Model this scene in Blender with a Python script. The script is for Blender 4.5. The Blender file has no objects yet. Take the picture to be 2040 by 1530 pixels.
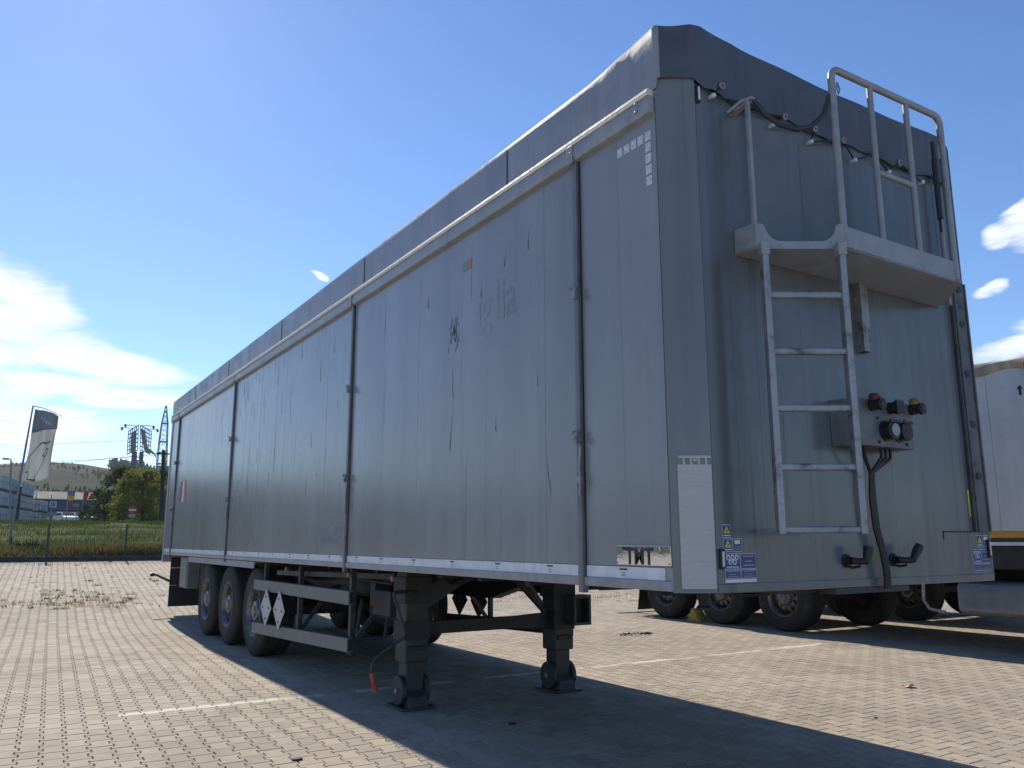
import bpy, bmesh, math, random
import numpy as np
from mathutils import Vector, Matrix
random.seed(7); rng = np.random.default_rng(7)
S = bpy.context.scene
COL = S.collection

# ------------------------------------------------------------------ camera
CAM = np.array([-2.7202, -2.8119, 1.3546]); YAW, PITCH, ROLL, FPX = 0.5603, 0.1895, -0.0012, 1630.29
def _axes():
    f = np.array([math.sin(YAW)*math.cos(PITCH), math.cos(YAW)*math.cos(PITCH), math.sin(PITCH)])
    r = np.array([math.cos(YAW), -math.sin(YAW), 0.0]); u = np.cross(r, f)
    cr, sr = math.cos(ROLL), math.sin(ROLL)
    return cr*r+sr*u, -sr*r+cr*u, f
AR, AU, AF = _axes()
cd = bpy.data.cameras.new('camera'); cam = bpy.data.objects.new('camera', cd); COL.objects.link(cam)
cd.sensor_fit = 'HORIZONTAL'; cd.sensor_width = 36.0; cd.lens = FPX/2040*36
cd.clip_start = 0.05; cd.clip_end = 6000
m = Matrix.Identity(4)
for i in range(3):
    m[i][0], m[i][1], m[i][2], m[i][3] = AR[i], AU[i], -AF[i], CAM[i]
cam.matrix_world = m; S.camera = cam
def ray(px, py): return AR*((px-1020)/FPX) - AU*((py-765)/FPX) + AF     # photo pixel (2040 wide) -> direction
def at(px, py, Y):                                                         # where that direction meets the plane y = Y
    d = ray(px, py); return CAM + d*((Y-CAM[1])/d[1])

# ------------------------------------------------------------------ sky, sun, exposure
SUN_EL, SUN_AZ = math.radians(37.0), math.radians(2.2)       # azimuth measured from +Y towards +X
w = bpy.data.worlds.new('World'); S.world = w; w.use_nodes = True
class NT:
    """small helper to write node trees"""
    def __init__(s, tree): s.t = tree; s.n = tree.nodes; s.l = tree.links
    def node(s, typ, **kw):
        n = s.n.new(typ)
        for k, v in kw.items():
            if k == 'inp':
                for kk, vv in v.items(): s.set(n, kk, vv)
            else: setattr(n, k, v)
        return n
    def set(s, n, k, v):
        i = n.inputs[k]
        if isinstance(v, bpy.types.NodeSocket): s.l.new(v, i)
        elif hasattr(i, 'default_value'):
            if i.type == 'RGBA' and len(v) == 3: v = (*v, 1)
            i.default_value = v
    def math(s, op, a, b=0.0, c=0.0, clamp=False):
        n = s.node('ShaderNodeMath', operation=op, use_clamp=clamp); s.set(n, 0, a); s.set(n, 1, b); s.set(n, 2, c); return n.outputs[0]
    def vmath(s, op, a, b=(0,0,0)):
        n = s.node('ShaderNodeVectorMath', operation=op); s.set(n, 0, a); s.set(n, 1, b)
        return n.outputs['Value' if op in ('DOT_PRODUCT','LENGTH') else 'Vector']
    def noise(s, vec, scale, detail=3, rough=0.55, dist=0.0):
        n = s.node('ShaderNodeTexNoise', inp={'Vector': vec, 'Scale': scale, 'Detail': detail, 'Roughness': rough, 'Distortion': dist}); return n.outputs['Fac']
    def rng(s, v, a, b, c=0.0, d=1.0, smooth=True):
        n = s.node('ShaderNodeMapRange', interpolation_type='SMOOTHSTEP' if smooth else 'LINEAR')
        for i, x in enumerate((v, a, b, c, d)): s.set(n, i, x)
        return n.outputs[0]
    def mix(s, f, a, b, mode='MIX'):
        n = s.node('ShaderNodeMix', data_type='RGBA', blend_type=mode); s.set(n, 0, f); s.set(n, 6, a); s.set(n, 7, b); return n.outputs[2]
wt = NT(w.node_tree); w.node_tree.nodes.clear()
sky = wt.node('ShaderNodeTexSky', sky_type='NISHITA', sun_disc=False, sun_elevation=SUN_EL, sun_rotation=SUN_AZ,
              altitude=300, air_density=1.0, dust_density=0.09, ozone_density=3.8)
tc = wt.node('ShaderNodeTexCoord').outputs['Generated']
stretch = wt.vmath('MULTIPLY', tc, (1.0, 1.0, 3.2))
warp = wt.node('ShaderNodeTexNoise', inp={'Vector': stretch, 'Scale': 5.0, 'Detail': 4}).outputs['Color']
warpv = wt.vmath('MULTIPLY', wt.vmath('SUBTRACT', warp, (0.5,0.5,0.5)), (0.10,0.10,0.06))
tcw = wt.vmath('ADD', tc, warpv)
def blob(px, py, rx, ry, tilt=0.0, edge=0.55):
    d = ray(px, py); d = d/np.linalg.norm(d)
    r = np.cross(d, [0,0,1]); r /= np.linalg.norm(r); u = np.cross(r, d)
    a = math.radians(tilt); r2 = r*math.cos(a)+u*math.sin(a); u2 = -r*math.sin(a)+u*math.cos(a)
    dv = wt.vmath('SUBTRACT', tcw, tuple(d))
    x = wt.math('DIVIDE', wt.vmath('DOT_PRODUCT', dv, tuple(r2)), rx/FPX*0.85)
    y = wt.math('DIVIDE', wt.vmath('DOT_PRODUCT', dv, tuple(u2)), ry/FPX*0.85)
    q = wt.math('ADD', wt.math('MULTIPLY', x, x), wt.math('MULTIPLY', y, y))
    return wt.rng(q, 1.7, 0.0, 0, 1)
# the wisps of the photograph, as directions in the sky, and scattered fair-weather wisps everywhere else
blobs = [(30,610,150,110,-20,.1),(190,705,210,62,-14,.1),(-120,640,220,150,-10,.1),(150,775,320,32,-3,.1),(300,810,160,26,3,.1),(30,850,220,36,0,.1),(-200,740,260,140,0,.1),
         (616,546,22,9,-14,.3),(2005,470,46,26,24,.1),(2040,415,40,20,24,.1),(2080,440,80,52,20,.1),(1950,563,32,12,14,.3),(2015,695,110,30,8,.2),(1300,930,500,40,3,.1),(2150,650,130,60,0,.1)]
mask = None
for b in blobs:
    v = blob(*b); mask = v if mask is None else wt.math('MAXIMUM', mask, v)
fine = wt.noise(stretch, 9.0, 7, 0.62, 0.6)
wide = wt.noise(stretch, 2.3, 3, 0.5, 0.3)
veil = wt.rng(wt.math('ADD', wide, wt.math('MULTIPLY', fine, 0.35)), 0.78, 1.0, 0, 0.5)
sep = wt.node('ShaderNodeSeparateXYZ'); wt.set(sep, 0, tc)
front = wt.rng(sep.outputs['Y'], 0.05, -0.35, 0, 1)                       # the scattered wisps of the rest of the dome
puff = wt.noise(stretch, 26.0, 6, 0.6, 0.4)
dens = wt.math('ADD', mask, wt.math('ADD', wt.math('MULTIPLY', wt.math('SUBTRACT', fine, 0.5), 1.5), wt.math('MULTIPLY', wt.math('SUBTRACT', puff, 0.5), 0.6)))
cl = wt.rng(dens, 0.34, 1.12)
cl = wt.math('MAXIMUM', cl, wt.math('MULTIPLY', veil, front), clamp=True)
white = wt.mix(fine, (5.6,5.9,6.4), (8.2,8.3,8.4))
hsv = wt.node('ShaderNodeHueSaturation', inp={'Hue': 0.506, 'Saturation': 1.12, 'Value': 1.0, 'Color': sky.outputs[0]})
skyc = wt.mix(wt.math('MULTIPLY', cl, 0.93), hsv.outputs[0], white)
bg = wt.node('ShaderNodeBackground', inp={'Color': skyc, 'Strength': 0.125})
wo = wt.node('ShaderNodeOutputWorld'); wt.l.new(bg.outputs[0], wo.inputs[0])
sl = bpy.data.lights.new('sun', 'SUN'); sl.energy = 4.9; sl.angle = math.radians(0.53); sl.color = (1.0, 0.915, 0.765)
sun = bpy.data.objects.new('sun', sl); COL.objects.link(sun)
sd = Vector((math.cos(SUN_EL)*math.sin(SUN_AZ), math.cos(SUN_EL)*math.cos(SUN_AZ), math.sin(SUN_EL)))
sun.rotation_euler = sd.to_track_quat('Z', 'Y').to_euler(); sun.location = sd*50
S.view_settings.view_transform = 'Standard'; S.view_settings.look = 'None'; S.view_settings.gamma = 1
S.view_settings.exposure = 0.35

# ------------------------------------------------------------------ materials
MATS = {}
def mat(name, col, rough=0.6, metal=0.0, var=0.15, scale=6.0, bump=0.0, bscale=60.0, streak=0.0, spec=0.5, dirt=None, rvar=0.1, grain=None):
    if name in MATS: return MATS[name]
    m = bpy.data.materials.new(name); m.use_nodes = True; t = NT(m.node_tree); t.n.clear()
    out = t.node('ShaderNodeOutputMaterial'); p = t.node('ShaderNodeBsdfPrincipled'); t.l.new(p.outputs[0], out.inputs[0])
    pos = t.node('ShaderNodeNewGeometry').outputs['Position']
    n1 = t.noise(t.vmath('MULTIPLY', pos, grain) if grain else pos, scale, 5, 0.6)
    f = t.rng(n1, 0.3, 0.7, 1-var, 1+var)
    if streak:
        sv = t.vmath('MULTIPLY', pos, (14, 14, 0.5)); n2 = t.noise(sv, 1.0, 5, 0.65)
        sv2 = t.vmath('MULTIPLY', pos, (3.1, 3.1, 0.25)); n3 = t.noise(sv2, 1.0, 3, 0.6)
        f = t.math('MULTIPLY', f, t.rng(n2, 0.25, 0.75, 1-streak, 1+streak)); f = t.math('MULTIPLY', f, t.rng(n3, 0.3, 0.7, 1-streak*.8, 1+streak*.8))
    c = t.vmath('MULTIPLY', (1,1,1), f)
    cc = t.mix(1.0, (*col, 1), c, 'MULTIPLY')
    if dirt:
        dcol, lo, hi, ds = dirt
        dn = t.noise(pos, ds, 6, 0.7, 0.4); cc = t.mix(t.rng(dn, lo, hi), cc, (*dcol, 1))
    t.set(p, 'Base Color', cc); t.set(p, 'Roughness', t.rng(n1, 0.3, 0.7, max(0.02, rough-rvar), min(1, rough+rvar)))
    p.inputs['Metallic'].default_value = metal; p.inputs['Specular IOR Level'].default_value = spec
    if bump:
        b = t.node('ShaderNodeBump', inp={'Strength': bump, 'Distance': 0.01, 'Height': t.noise(pos, bscale, 4, 0.6)}); t.set(p, 'Normal', b.outputs[0])
    MATS[name] = m; return m

def body_paint(name, col, grime):
    """grey coach paint: vertical rain streaks, grime and faint scouring"""
    m = bpy.data.materials.new(name); m.use_nodes = True; t = NT(m.node_tree); t.n.clear()
    out = t.node('ShaderNodeOutputMaterial'); p = t.node('ShaderNodeBsdfPrincipled'); t.l.new(p.outputs[0], out.inputs[0])
    pos = t.node('ShaderNodeNewGeometry').outputs['Position']
    fine = t.noise(t.vmath('MULTIPLY', pos, (60, 60, 0.12)), 1.0, 4, 0.6)
    mid = t.noise(t.vmath('MULTIPLY', pos, (6, 6, 0.14)), 1.0, 4, 0.6, 0.0)
    big = t.noise(t.vmath('MULTIPLY', pos, (0.7, 0.7, 0.6)), 1.0, 4, 0.6, 0.4)
    drip = t.noise(t.vmath('MULTIPLY', pos, (19, 19, 0.28)), 1.0, 3, 0.5)
    band = t.noise(t.vmath('MULTIPLY', pos, (2.3, 2.3, 0.05)), 1.0, 3, 0.55)
    blot = t.noise(t.vmath('MULTIPLY', pos, (2.0, 2.0, 1.1)), 1.0, 6, 0.68, 0.5)
    where = t.noise(t.vmath('MULTIPLY', pos, (0.55, 0.55, 0.5)), 1.3, 2, 0.5)
    dm = t.math('MULTIPLY', t.rng(drip, 0.60, 0.72), t.rng(where, 0.5, 0.62, 0, 0.75))
    f = t.math('MULTIPLY', t.rng(fine, 0.25, 0.75, 0.975, 1.025), t.math('MULTIPLY', t.rng(mid, 0.25, 0.75, 0.94, 1.05), t.math('MULTIPLY', t.rng(big, 0.3, 0.7, 0.9, 1.09), t.rng(band, 0.3, 0.7, 0.93, 1.06))))
    c = t.mix(1.0, (*col, 1), t.vmath('MULTIPLY', (1,1,1), f), 'MULTIPLY')
    c = t.mix(dm, c, (*[x*0.45 for x in col], 1))
    gm = t.math('MULTIPLY', t.math('MAXIMUM', t.rng(mid, 0.45, 0.75), t.rng(blot, 0.50, 0.82)), grime)
    c = t.mix(gm, c, (0.05, 0.056, 0.056, 1))
    t.set(p, 'Base Color', c)
    t.set(p, 'Roughness', t.math('ADD', t.rng(mid, 0.2, 0.8, 0.19, 0.24), t.math('MULTIPLY', dm, 0.25)))
    p.inputs['Specular IOR Level'].default_value = 0.5
    b = t.node('ShaderNodeBump', inp={'Strength': 0.07, 'Distance': 0.010, 'Height': t.noise(pos, 1.7, 2, 0.5)}); t.set(p, 'Normal', b.outputs[0])
    MATS[name] = m; return m

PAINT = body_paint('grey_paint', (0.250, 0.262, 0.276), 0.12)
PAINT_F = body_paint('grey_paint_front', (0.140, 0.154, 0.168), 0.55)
M_ALU = mat('aluminium', (0.29, 0.30, 0.315), 0.5, 0.5, 0.15, 9, 0.12, 90, 0.12, dirt=((0.09,0.085,0.08),0.48,0.72,8))
M_STEEL = mat('brushed_steel', (0.47, 0.455, 0.445), 0.55, 0.25, 0.09, 30, 0.12, 40, grain=(.25,.25,3.0))
M_CHROME = mat('polished_steel', (0.72, 0.73, 0.74), 0.07, 1.0, 0.05, 8, 0.03, 12, rvar=0.03)
M_GALV = mat('galvanised', (0.30, 0.31, 0.32), 0.5, 0.5, 0.2, 14, 0.1, 60)
M_RAILP = mat('grey_rail_paint', (0.275, 0.285, 0.30), 0.38, 0, 0.12, 8, 0.04, 30, 0.1)
M_GUARD = mat('grey_rail_tube', (0.275, 0.285, 0.30), 0.42, 0.1, 0.12, 12, 0.04, 50)
M_DARK = mat('dark_chassis', (0.02, 0.021, 0.024), 0.62, 0, 0.35, 7, 0.2, 40, dirt=((0.09,0.08,0.065),0.55,0.85,5))
M_DARK2 = mat('grey_chassis', (0.034, 0.036, 0.041), 0.55, 0, 0.35, 9, 0.2, 40, dirt=((0.085,0.076,0.064),0.52,0.82,9))
M_RUB = mat('tyre_rubber', (0.022, 0.022, 0.023), 0.78, 0, 0.25, 18, 0.15, 90, dirt=((0.075,0.068,0.058),0.48,0.8,9))
M_BLK = mat('black_plastic', (0.018, 0.018, 0.02), 0.5, 0, 0.2, 12)
M_TARP = mat('tarpaulin', (0.25, 0.262, 0.30), 0.42, 0, 0.12, 3.5, 0.15, 9, 0.10, dirt=((0.20,0.20,0.21),0.5,0.85,4))
M_CREAM = mat('pale_gasket', (0.66, 0.62, 0.53), 0.6, 0, 0.15, 20, 0.1, 50)
M_WHITE = mat('white_tape', (0.66, 0.68, 0.71), 0.4, 0, 0.1, 10, dirt=((0.35,0.30,0.24),0.6,0.85,6))
M_PRINT = mat('dark_print', (0.05, 0.05, 0.06), 0.6)
M_GHOST = mat('ghost_print', (0.165, 0.183, 0.207), 0.4, 0, 0.25, 30)
M_GHOST2 = mat('faint_ghost_print', (0.19, 0.21, 0.237), 0.4, 0, 0.2, 30)
M_SCUFF = mat('scuff', (0.07, 0.075, 0.085), 0.7, 0, 0.4, 40)
M_BLUE = mat('blue_sticker', (0.03, 0.06, 0.20), 0.45, 0, 0.1, 30)
M_YEL = mat('yellow_print', (0.70, 0.58, 0.05), 0.5)
M_RED = mat('red_print', (0.55, 0.07, 0.05), 0.5)
M_ORG = mat('orange_grip', (0.40, 0.09, 0.03), 0.6, 0, 0.25, 30)
M_GREEN = mat('green_print', (0.05, 0.30, 0.18), 0.5)
M_LENS = mat('pale_lens', (0.70, 0.70, 0.72), 0.2)
M_RUST = mat('rusty_nut', (0.22, 0.16, 0.12), 0.7, 0.3, 0.3, 60)
M_RIM = mat('rim_steel', (0.17, 0.17, 0.175), 0.4, 0.6, 0.3, 16, 0.1, 50, dirt=((0.07,0.06,0.05),0.5,0.8,12))

# ------------------------------------------------------------------ mesh helpers
class MB:
    def __init__(s): s.v = []; s.f = []
    def add(s, v, f):
        o = len(s.v); s.v += [tuple(p) for p in v]; s.f += [tuple(i+o for i in q) for q in f]; return s
    def box(s, x0, x1, y0, y1, z0, z1):
        return s.add([(x0,y0,z0),(x1,y0,z0),(x1,y1,z0),(x0,y1,z0),(x0,y0,z1),(x1,y0,z1),(x1,y1,z1),(x0,y1,z1)],
                     [(0,3,2,1),(4,5,6,7),(0,1,5,4),(1,2,6,5),(2,3,7,6),(3,0,4,7)])
    def prism(s, poly, axis, a, b):
        """polygon (list of 2-tuples) in the plane across axis, extruded from a to b"""
        n = len(poly)
        def P(p, h): return {'X': (h,p[0],p[1]), 'Y': (p[0],h,p[1]), 'Z': (p[0],p[1],h)}[axis]
        return s.add([P(p,a) for p in poly]+[P(p,b) for p in poly],
                     [tuple(range(n-1,-1,-1)), tuple(range(n,2*n))]+[(i,(i+1)%n,n+(i+1)%n,n+i) for i in range(n)])
    def tube(s, pts, r, n=8, close=True):
        pts = [Vector(p) for p in pts]; rs = r if isinstance(r, (list, tuple)) else [r]*len(pts)
        rings = []; up = None
        for i, p in enumerate(pts):
            t = (pts[min(i+1,len(pts)-1)]-pts[max(i-1,0)]).normalized()
            if up is None: up = Vector((0,0,1)) if abs(t.z) < 0.9 else Vector((1,0,0))
            a = t.cross(up).normalized(); b = a.cross(t).normalized(); up = b
            rings.append([p+(a*math.cos(2*math.pi*k/n)+b*math.sin(2*math.pi*k/n))*rs[i] for k in range(n)])
        v = [q for R in rings for q in R]; f = []
        for i in range(len(rings)-1):
            for k in range(n): f.append((i*n+k, i*n+(k+1)%n, (i+1)*n+(k+1)%n, (i+1)*n+k))
        if close: f += [tuple(range(n-1,-1,-1)), tuple(range((len(rings)-1)*n, len(rings)*n))]
        return s.add(v, f)
    def lathe(s, prof, axis='X', c=(0,0,0), n=32, closed=False):
        """prof: list of (along, radius)"""
        v = []; m = len(prof)
        for k in range(n):
            a = 2*math.pi*k/n; ca, sa = math.cos(a), math.sin(a)
            for h, r in prof:
                v.append({'X': (c[0]+h, c[1]+r*ca, c[2]+r*sa), 'Y': (c[0]+r*ca, c[1]+h, c[2]+r*sa), 'Z': (c[0]+r*ca, c[1]+r*sa, c[2]+h)}[axis])
        f = []
        for k in range(n):
            k2 = (k+1) % n
            for i in range(m if closed else m-1): f.append((k*m+i, k*m+(i+1)%m, k2*m+(i+1)%m, k2*m+i))
        return s.add(v, f)
    def beam(s, p, q, w, h):
        """rectangular bar from p to q"""
        p, q = Vector(p), Vector(q); t = (q-p).normalized(); up = Vector((0,0,1)) if abs(t.z) < 0.95 else Vector((0,1,0))
        a = t.cross(up).normalized()*w/2; b = a.cross(t).normalized()*h/2
        v = [p-a-b,p+a-b,p+a+b,p-a+b,q-a-b,q+a-b,q+a+b,q-a+b]
        return s.add(v, [(0,3,2,1),(4,5,6,7),(0,1,5,4),(1,2,6,5),(2,3,7,6),(3,0,4,7)])
    def mesh(s, name):
        me = bpy.data.meshes.new(name); me.from_pydata(s.v, [], s.f); me.update(); return me
def wloc(o):
    v = Vector((0,0,0))
    while o is not None: v = v+o.location; o = o.parent
    return v
def obj(name, mb, material, parent=None, origin=(0,0,0), smooth=False, bevel=0.0, fix=True, kind=None):
    me = mb.mesh(name) if isinstance(mb, MB) else mb
    if fix and isinstance(mb, MB):
        bm = bmesh.new(); bm.from_mesh(me); bmesh.ops.recalc_face_normals(bm, faces=bm.faces); bm.to_mesh(me); bm.free()
    if not me.materials: me.materials.append(material)
    o = bpy.data.objects.new(name, me); COL.objects.link(o)
    o.parent = parent; o.location = Vector(origin)-(wloc(parent) if parent else Vector((0,0,0)))
    if smooth:
        me.polygons.foreach_set('use_smooth', [True]*len(me.polygons)); me.set_sharp_from_angle(angle=math.radians(38))
    if bevel:
        b = o.modifiers.new('bevel', 'BEVEL'); b.width = bevel; b.segments = 2; b.limit_method = 'ANGLE'; b.angle_limit = math.radians(40)
    if kind: o['kind'] = kind
    return o
def empty(name, loc, parent=None):
    o = bpy.data.objects.new(name, None); COL.objects.link(o); o.parent = parent; o.empty_display_size = 0.3
    o.location = Vector(loc)-(wloc(parent) if parent else Vector((0,0,0))); return o
def tag(o, label, cat, group=None):
    o['label'] = label; o['category'] = cat
    if group: o['group'] = group
    return o
def copy_tree(o, parent=None):
    c = o.copy(); COL.objects.link(c); c.parent = parent
    for ch in list(o.children): copy_tree(ch, c)
    return c
FONT_CACHE = {}
def text_mesh(txt, size, ext=0.001, shear=0.0, bold=0.0, space=1.0):
    cu = bpy.data.curves.new('txt', 'FONT'); cu.body = txt; cu.size = size; cu.extrude = ext; cu.shear = shear; cu.offset = bold; cu.resolution_u = 4; cu.space_character = space
    ob = bpy.data.objects.new('txt', cu); COL.objects.link(ob)
    dg = bpy.context.evaluated_depsgraph_get(); me = bpy.data.meshes.new_from_object(ob.evaluated_get(dg))
    bpy.data.objects.remove(ob); bpy.data.curves.remove(cu); me.materials.clear(); return me
def text_on(me, xdir, ydir, org, name, material, parent, sx=1.0, sy=1.0):
    """lay a text mesh on a plane spanned by xdir, ydir at org"""
    x = Vector(xdir).normalized(); y = Vector(ydir).normalized(); z = x.cross(y)
    M = Matrix(((x.x,y.x,z.x,org[0]),(x.y,y.y,z.y,org[1]),(x.z,y.z,z.z,org[2]),(0,0,0,1))) @ Matrix.Diagonal((sx,sy,1,1))
    me.transform(M); return obj(name, me, material, parent)

# ------------------------------------------------------------------ lie of the land
def ramp(y):
    y = np.asarray(y, float); t = np.clip((y-11.0)/1.6, 0, 1)
    return 0.07*np.where(y < 12.6, 0.8*t*t, y-11.8)
def land(x, y):
    x = np.asarray(x, float); y = np.asarray(y, float)
    z = np.where(y < 23.5, ramp(np.minimum(y, 23.5))-0.06, 0)
    t = np.clip((y-23.5)/19.0, 0, 1); ts = t*t*(3-2*t)*0.5+t*0.5
    bank = 0.86+(2.22-0.86)*ts
    z = np.where(y >= 23.5, bank, z)
    return np.where(y > 42.5, 2.22+0.0178*(y-42.5), z)

# pavement: base sheet of bedding sand with the joints, pavers laid on it
def paver_mat():
    m = bpy.data.materials.new('concrete_paver'); m.use_nodes = True; t = NT(m.node_tree); t.n.clear()
    out = t.node('ShaderNodeOutputMaterial'); p = t.node('ShaderNodeBsdfPrincipled'); t.l.new(p.outputs[0], out.inputs[0])
    g = t.node('ShaderNodeNewGeometry'); pos = g.outputs['Position']
    rnd = t.math('FRACT', t.math('ADD', g.outputs['Random Per Island'], t.node('ShaderNodeObjectInfo').outputs['Random']))
    n1 = t.noise(pos, 0.55, 5, 0.6, 0.3); n2 = t.noise(pos, 140, 3, 0.7); n3 = t.noise(pos, 7, 5, 0.65)
    f = t.math('MULTIPLY', t.rng(rnd, 0, 1, 0.86, 1.12, False), t.math('MULTIPLY', t.rng(n2, 0.25, 0.75, 0.88, 1.10), t.rng(n3, 0.3, 0.7, 0.93, 1.06)))
    c = t.mix(t.rng(n1, 0.32, 0.68), (0.33,0.283,0.226,1), (0.40,0.346,0.281,1))
    tracks = t.rng(t.noise(t.vmath('MULTIPLY', pos, (1.6, 0.10, 1)), 1.0, 4, 0.6, 0.25), 0.50, 0.70, 0, 0.28); c = t.mix(tracks, c, (0.25,0.22,0.19,1))
    c = t.mix(1.0, c, t.vmath('MULTIPLY', (1,1,1), f), 'MULTIPLY')
    warm = t.rng(rnd, 0.75, 1.0, 0, 0.35); c = t.mix(warm, c, (0.385,0.325,0.262,1))
    # oil spots and tyre grime
    oil = t.rng(t.noise(pos, 0.9, 6, 0.75, 0.9), 0.58, 0.76, 0, 0.55); c = t.mix(oil, c, (0.12,0.11,0.10,1))
    # worn bay line, painted across the yard at y = 4.66
    s = t.node('ShaderNodeSeparateXYZ'); t.set(s, 0, pos)
    yy = t.math('ABSOLUTE', t.math('SUBTRACT', s.outputs['Y'], t.math('ADD', 4.66, t.math('MULTIPLY', s.outputs['X'], -0.004))))
    line = t.math('LESS_THAN', yy, 0.058)
    xin = t.math('MULTIPLY', t.math('GREATER_THAN', s.outputs['X'], -1.72), t.math('LESS_THAN', s.outputs['X'], 6.9))
    wear = t.rng(t.noise(t.vmath('MULTIPLY', pos, (1, 3, 1)), 1.15, 6, 0.72, 0.2), 0.42, 0.56)
    wear2 = t.rng(s.outputs['X'], -0.4, -0.9, 0.0, 1.0)
    wearm = t.math('MAXIMUM', wear, t.math('MULTIPLY', wear2, t.rng(n3, 0.3, 0.42)))
    pm = t.math('MULTIPLY', t.math('MULTIPLY', line, xin), t.math('MULTIPLY', wearm, 0.8))
    c = t.mix(pm, c, (0.66,0.63,0.54,1))
    t.set(p, 'Base Color', c); p.inputs['Roughness'].default_value = 0.9; p.inputs['Specular IOR Level'].default_value = 0.25
    b = t.node('ShaderNodeBump', inp={'Strength': 0.35, 'Distance': 0.004, 'Height': t.math('ADD', n2, n3)}); t.set(p, 'Normal', b.outputs[0])
    return m
def joint_mat():
    m = bpy.data.materials.new('paving_base'); m.use_nodes = True; t = NT(m.node_tree); t.n.clear()
    out = t.node('ShaderNodeOutputMaterial'); p = t.node('ShaderNodeBsdfPrincipled'); t.l.new(p.outputs[0], out.inputs[0])
    pos = t.node('ShaderNodeNewGeometry').outputs['Position']; s = t.node('ShaderNodeSeparateXYZ'); t.set(s, 0, pos)
    inx = t.math('MULTIPLY', t.math('GREATER_THAN', s.outputs['X'], -9.0), t.math('LESS_THAN', s.outputs['X'], 17.0))
    iny = t.math('MULTIPLY', t.math('GREATER_THAN', s.outputs['Y'], -1.8), t.math('LESS_THAN', s.outputs['Y'], 23.4))
    n = t.noise(pos, 3, 5, 0.6); n2 = t.noise(pos, 60, 3, 0.7)
    sand = t.mix(t.rng(n, 0.3, 0.7), (0.16,0.138,0.108,1), (0.235,0.205,0.165,1))
    far = t.mix(t.rng(n2, 0.3, 0.7), (0.36,0.32,0.27,1), (0.42,0.375,0.315,1))
    t.set(p, 'Base Color', t.mix(t.math('MULTIPLY', inx, iny), far, sand)); p.inputs['Roughness'].default_value = 0.95
    return m
PITCH_X, PITCH_Y = 0.14, 0.197
W2, N2, HY = 0.0825-0.0023, 0.0575-0.0023, PITCH_Y/2-0.0023
bone = [(W2,-HY),(W2,-0.0605),(N2,-0.038),(N2,0.038),(W2,0.0605),(W2,HY)]; bone = np.array(bone+[(-x,y) for x, y in bone[::-1]])
SHX = 0.055                                                              # the courses drift a little sideways along the yard
bone[:,0] += SHX*bone[:,1]; inner = bone*np.array([0.955,0.965])
ys = np.concatenate([np.array([-80,-40,-10,0,10.5]), np.arange(11,13,0.1), [14,17,20,23.5]])
pv = [(x, y, float(ramp(y))-0.009) for y in ys for x in (-90,-9,17,120)]
pf = [(r*4+k, r*4+k+1, r*4+k+5, r*4+k+4) for r in range(len(ys)-1) for k in range(3)]
MB0 = MB().add(pv, pf); pavement = obj('pavement', MB0, joint_mat()); pavement['kind'] = 'structure'
PAV = paver_mat()
cells = []
nx, ny = int(26/PITCH_X), int(25.2/PITCH_Y)
for i in range(nx):
    x = -9+(i+0.5)*PITCH_X
    for j in range(ny-1):
        y = -1.7+(j+0.5+(0.5 if i % 2 else 0))*PITCH_Y
        cells.append((x, y))
cells = np.array(cells)
cells[:,0] += SHX*(cells[:,1]-4)
zt = ramp(cells[:,1])
# size in the picture: project and rank
P = np.column_stack([cells, zt])-CAM; dx, dy, dz = P@AR, P@AU, P@AF
px, py = 1020+FPX*dx/np.maximum(dz,.05), 765-FPX*dy/np.maximum(dz,.05)
seen = (dz > 0.3) & (px > 10) & (px < 2030) & (py < 1520)
rank = np.where(seen, 1/np.maximum(dz,.1)**3, -1); order = np.argsort(-rank); single = order[:300]
ismask = np.zeros(len(cells), bool); ismask[single] = True
jit = rng.normal(0, 1, (len(cells), 4))
one = MB().add([(x,y,0) for x,y in inner]+[(x,y,-0.010) for x,y in bone], [tuple(range(12))]+[(i,12+i,12+(i+1)%12,(i+1)%12) for i in range(12)])
one_me = one.mesh('paver'); one_me.materials.append(PAV)
for k in single:
    o = bpy.data.objects.new('paver', one_me); COL.objects.link(o); o.parent = pavement
    o.location = (cells[k,0]+jit[k,0]*.0006, cells[k,1]+jit[k,1]*.0006, zt[k]+abs(jit[k,2])*.0008); o.rotation_euler = (jit[k,3]*.003, jit[k,2]*.003, jit[k,0]*.004)
rest = cells[~ismask]; jr = jit[~ismask]; n = len(rest)
def ringz(poly, dz0):
    X = rest[:,0,None]+poly[None,:,0]+jr[:,0,None]*.0006; Y = rest[:,1,None]+poly[None,:,1]+jr[:,1,None]*.0006
    Z = ramp(Y)+dz0+np.abs(jr[:,2,None])*.0008+jr[:,3,None]*.003*poly[None,:,1]+jr[:,2,None]*.003*poly[None,:,0]
    return np.stack([X,Y,Z], -1)
V = np.concatenate([ringz(inner, 0), ringz(bone, -0.010)], 1)             # n,24,3
me = bpy.data.meshes.new('paver_field'); me.vertices.add(n*24); me.vertices.foreach_set('co', V.reshape(-1))
tmpl = list(range(12))
quads = []
for i in range(12): quads += [i, 12+i, 12+(i+1)%12, (i+1)%12]
per = np.array(tmpl+quads); loops = (per[None,:]+24*np.arange(n)[:,None]).reshape(-1)
sizes = np.array([12]+[4]*12); starts1 = np.concatenate([[0], np.cumsum(sizes)[:-1]])
me.loops.add(len(loops)); me.loops.foreach_set('vertex_index', loops.astype(np.int32))
st = (starts1[None,:]+60*np.arange(n)[:,None]).reshape(-1); me.polygons.add(len(st)); me.polygons.foreach_set('loop_start', st.astype(np.int32))
me.update(calc_edges=True); me.validate(); me.shade_flat(); me.materials.append(PAV)
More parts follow.
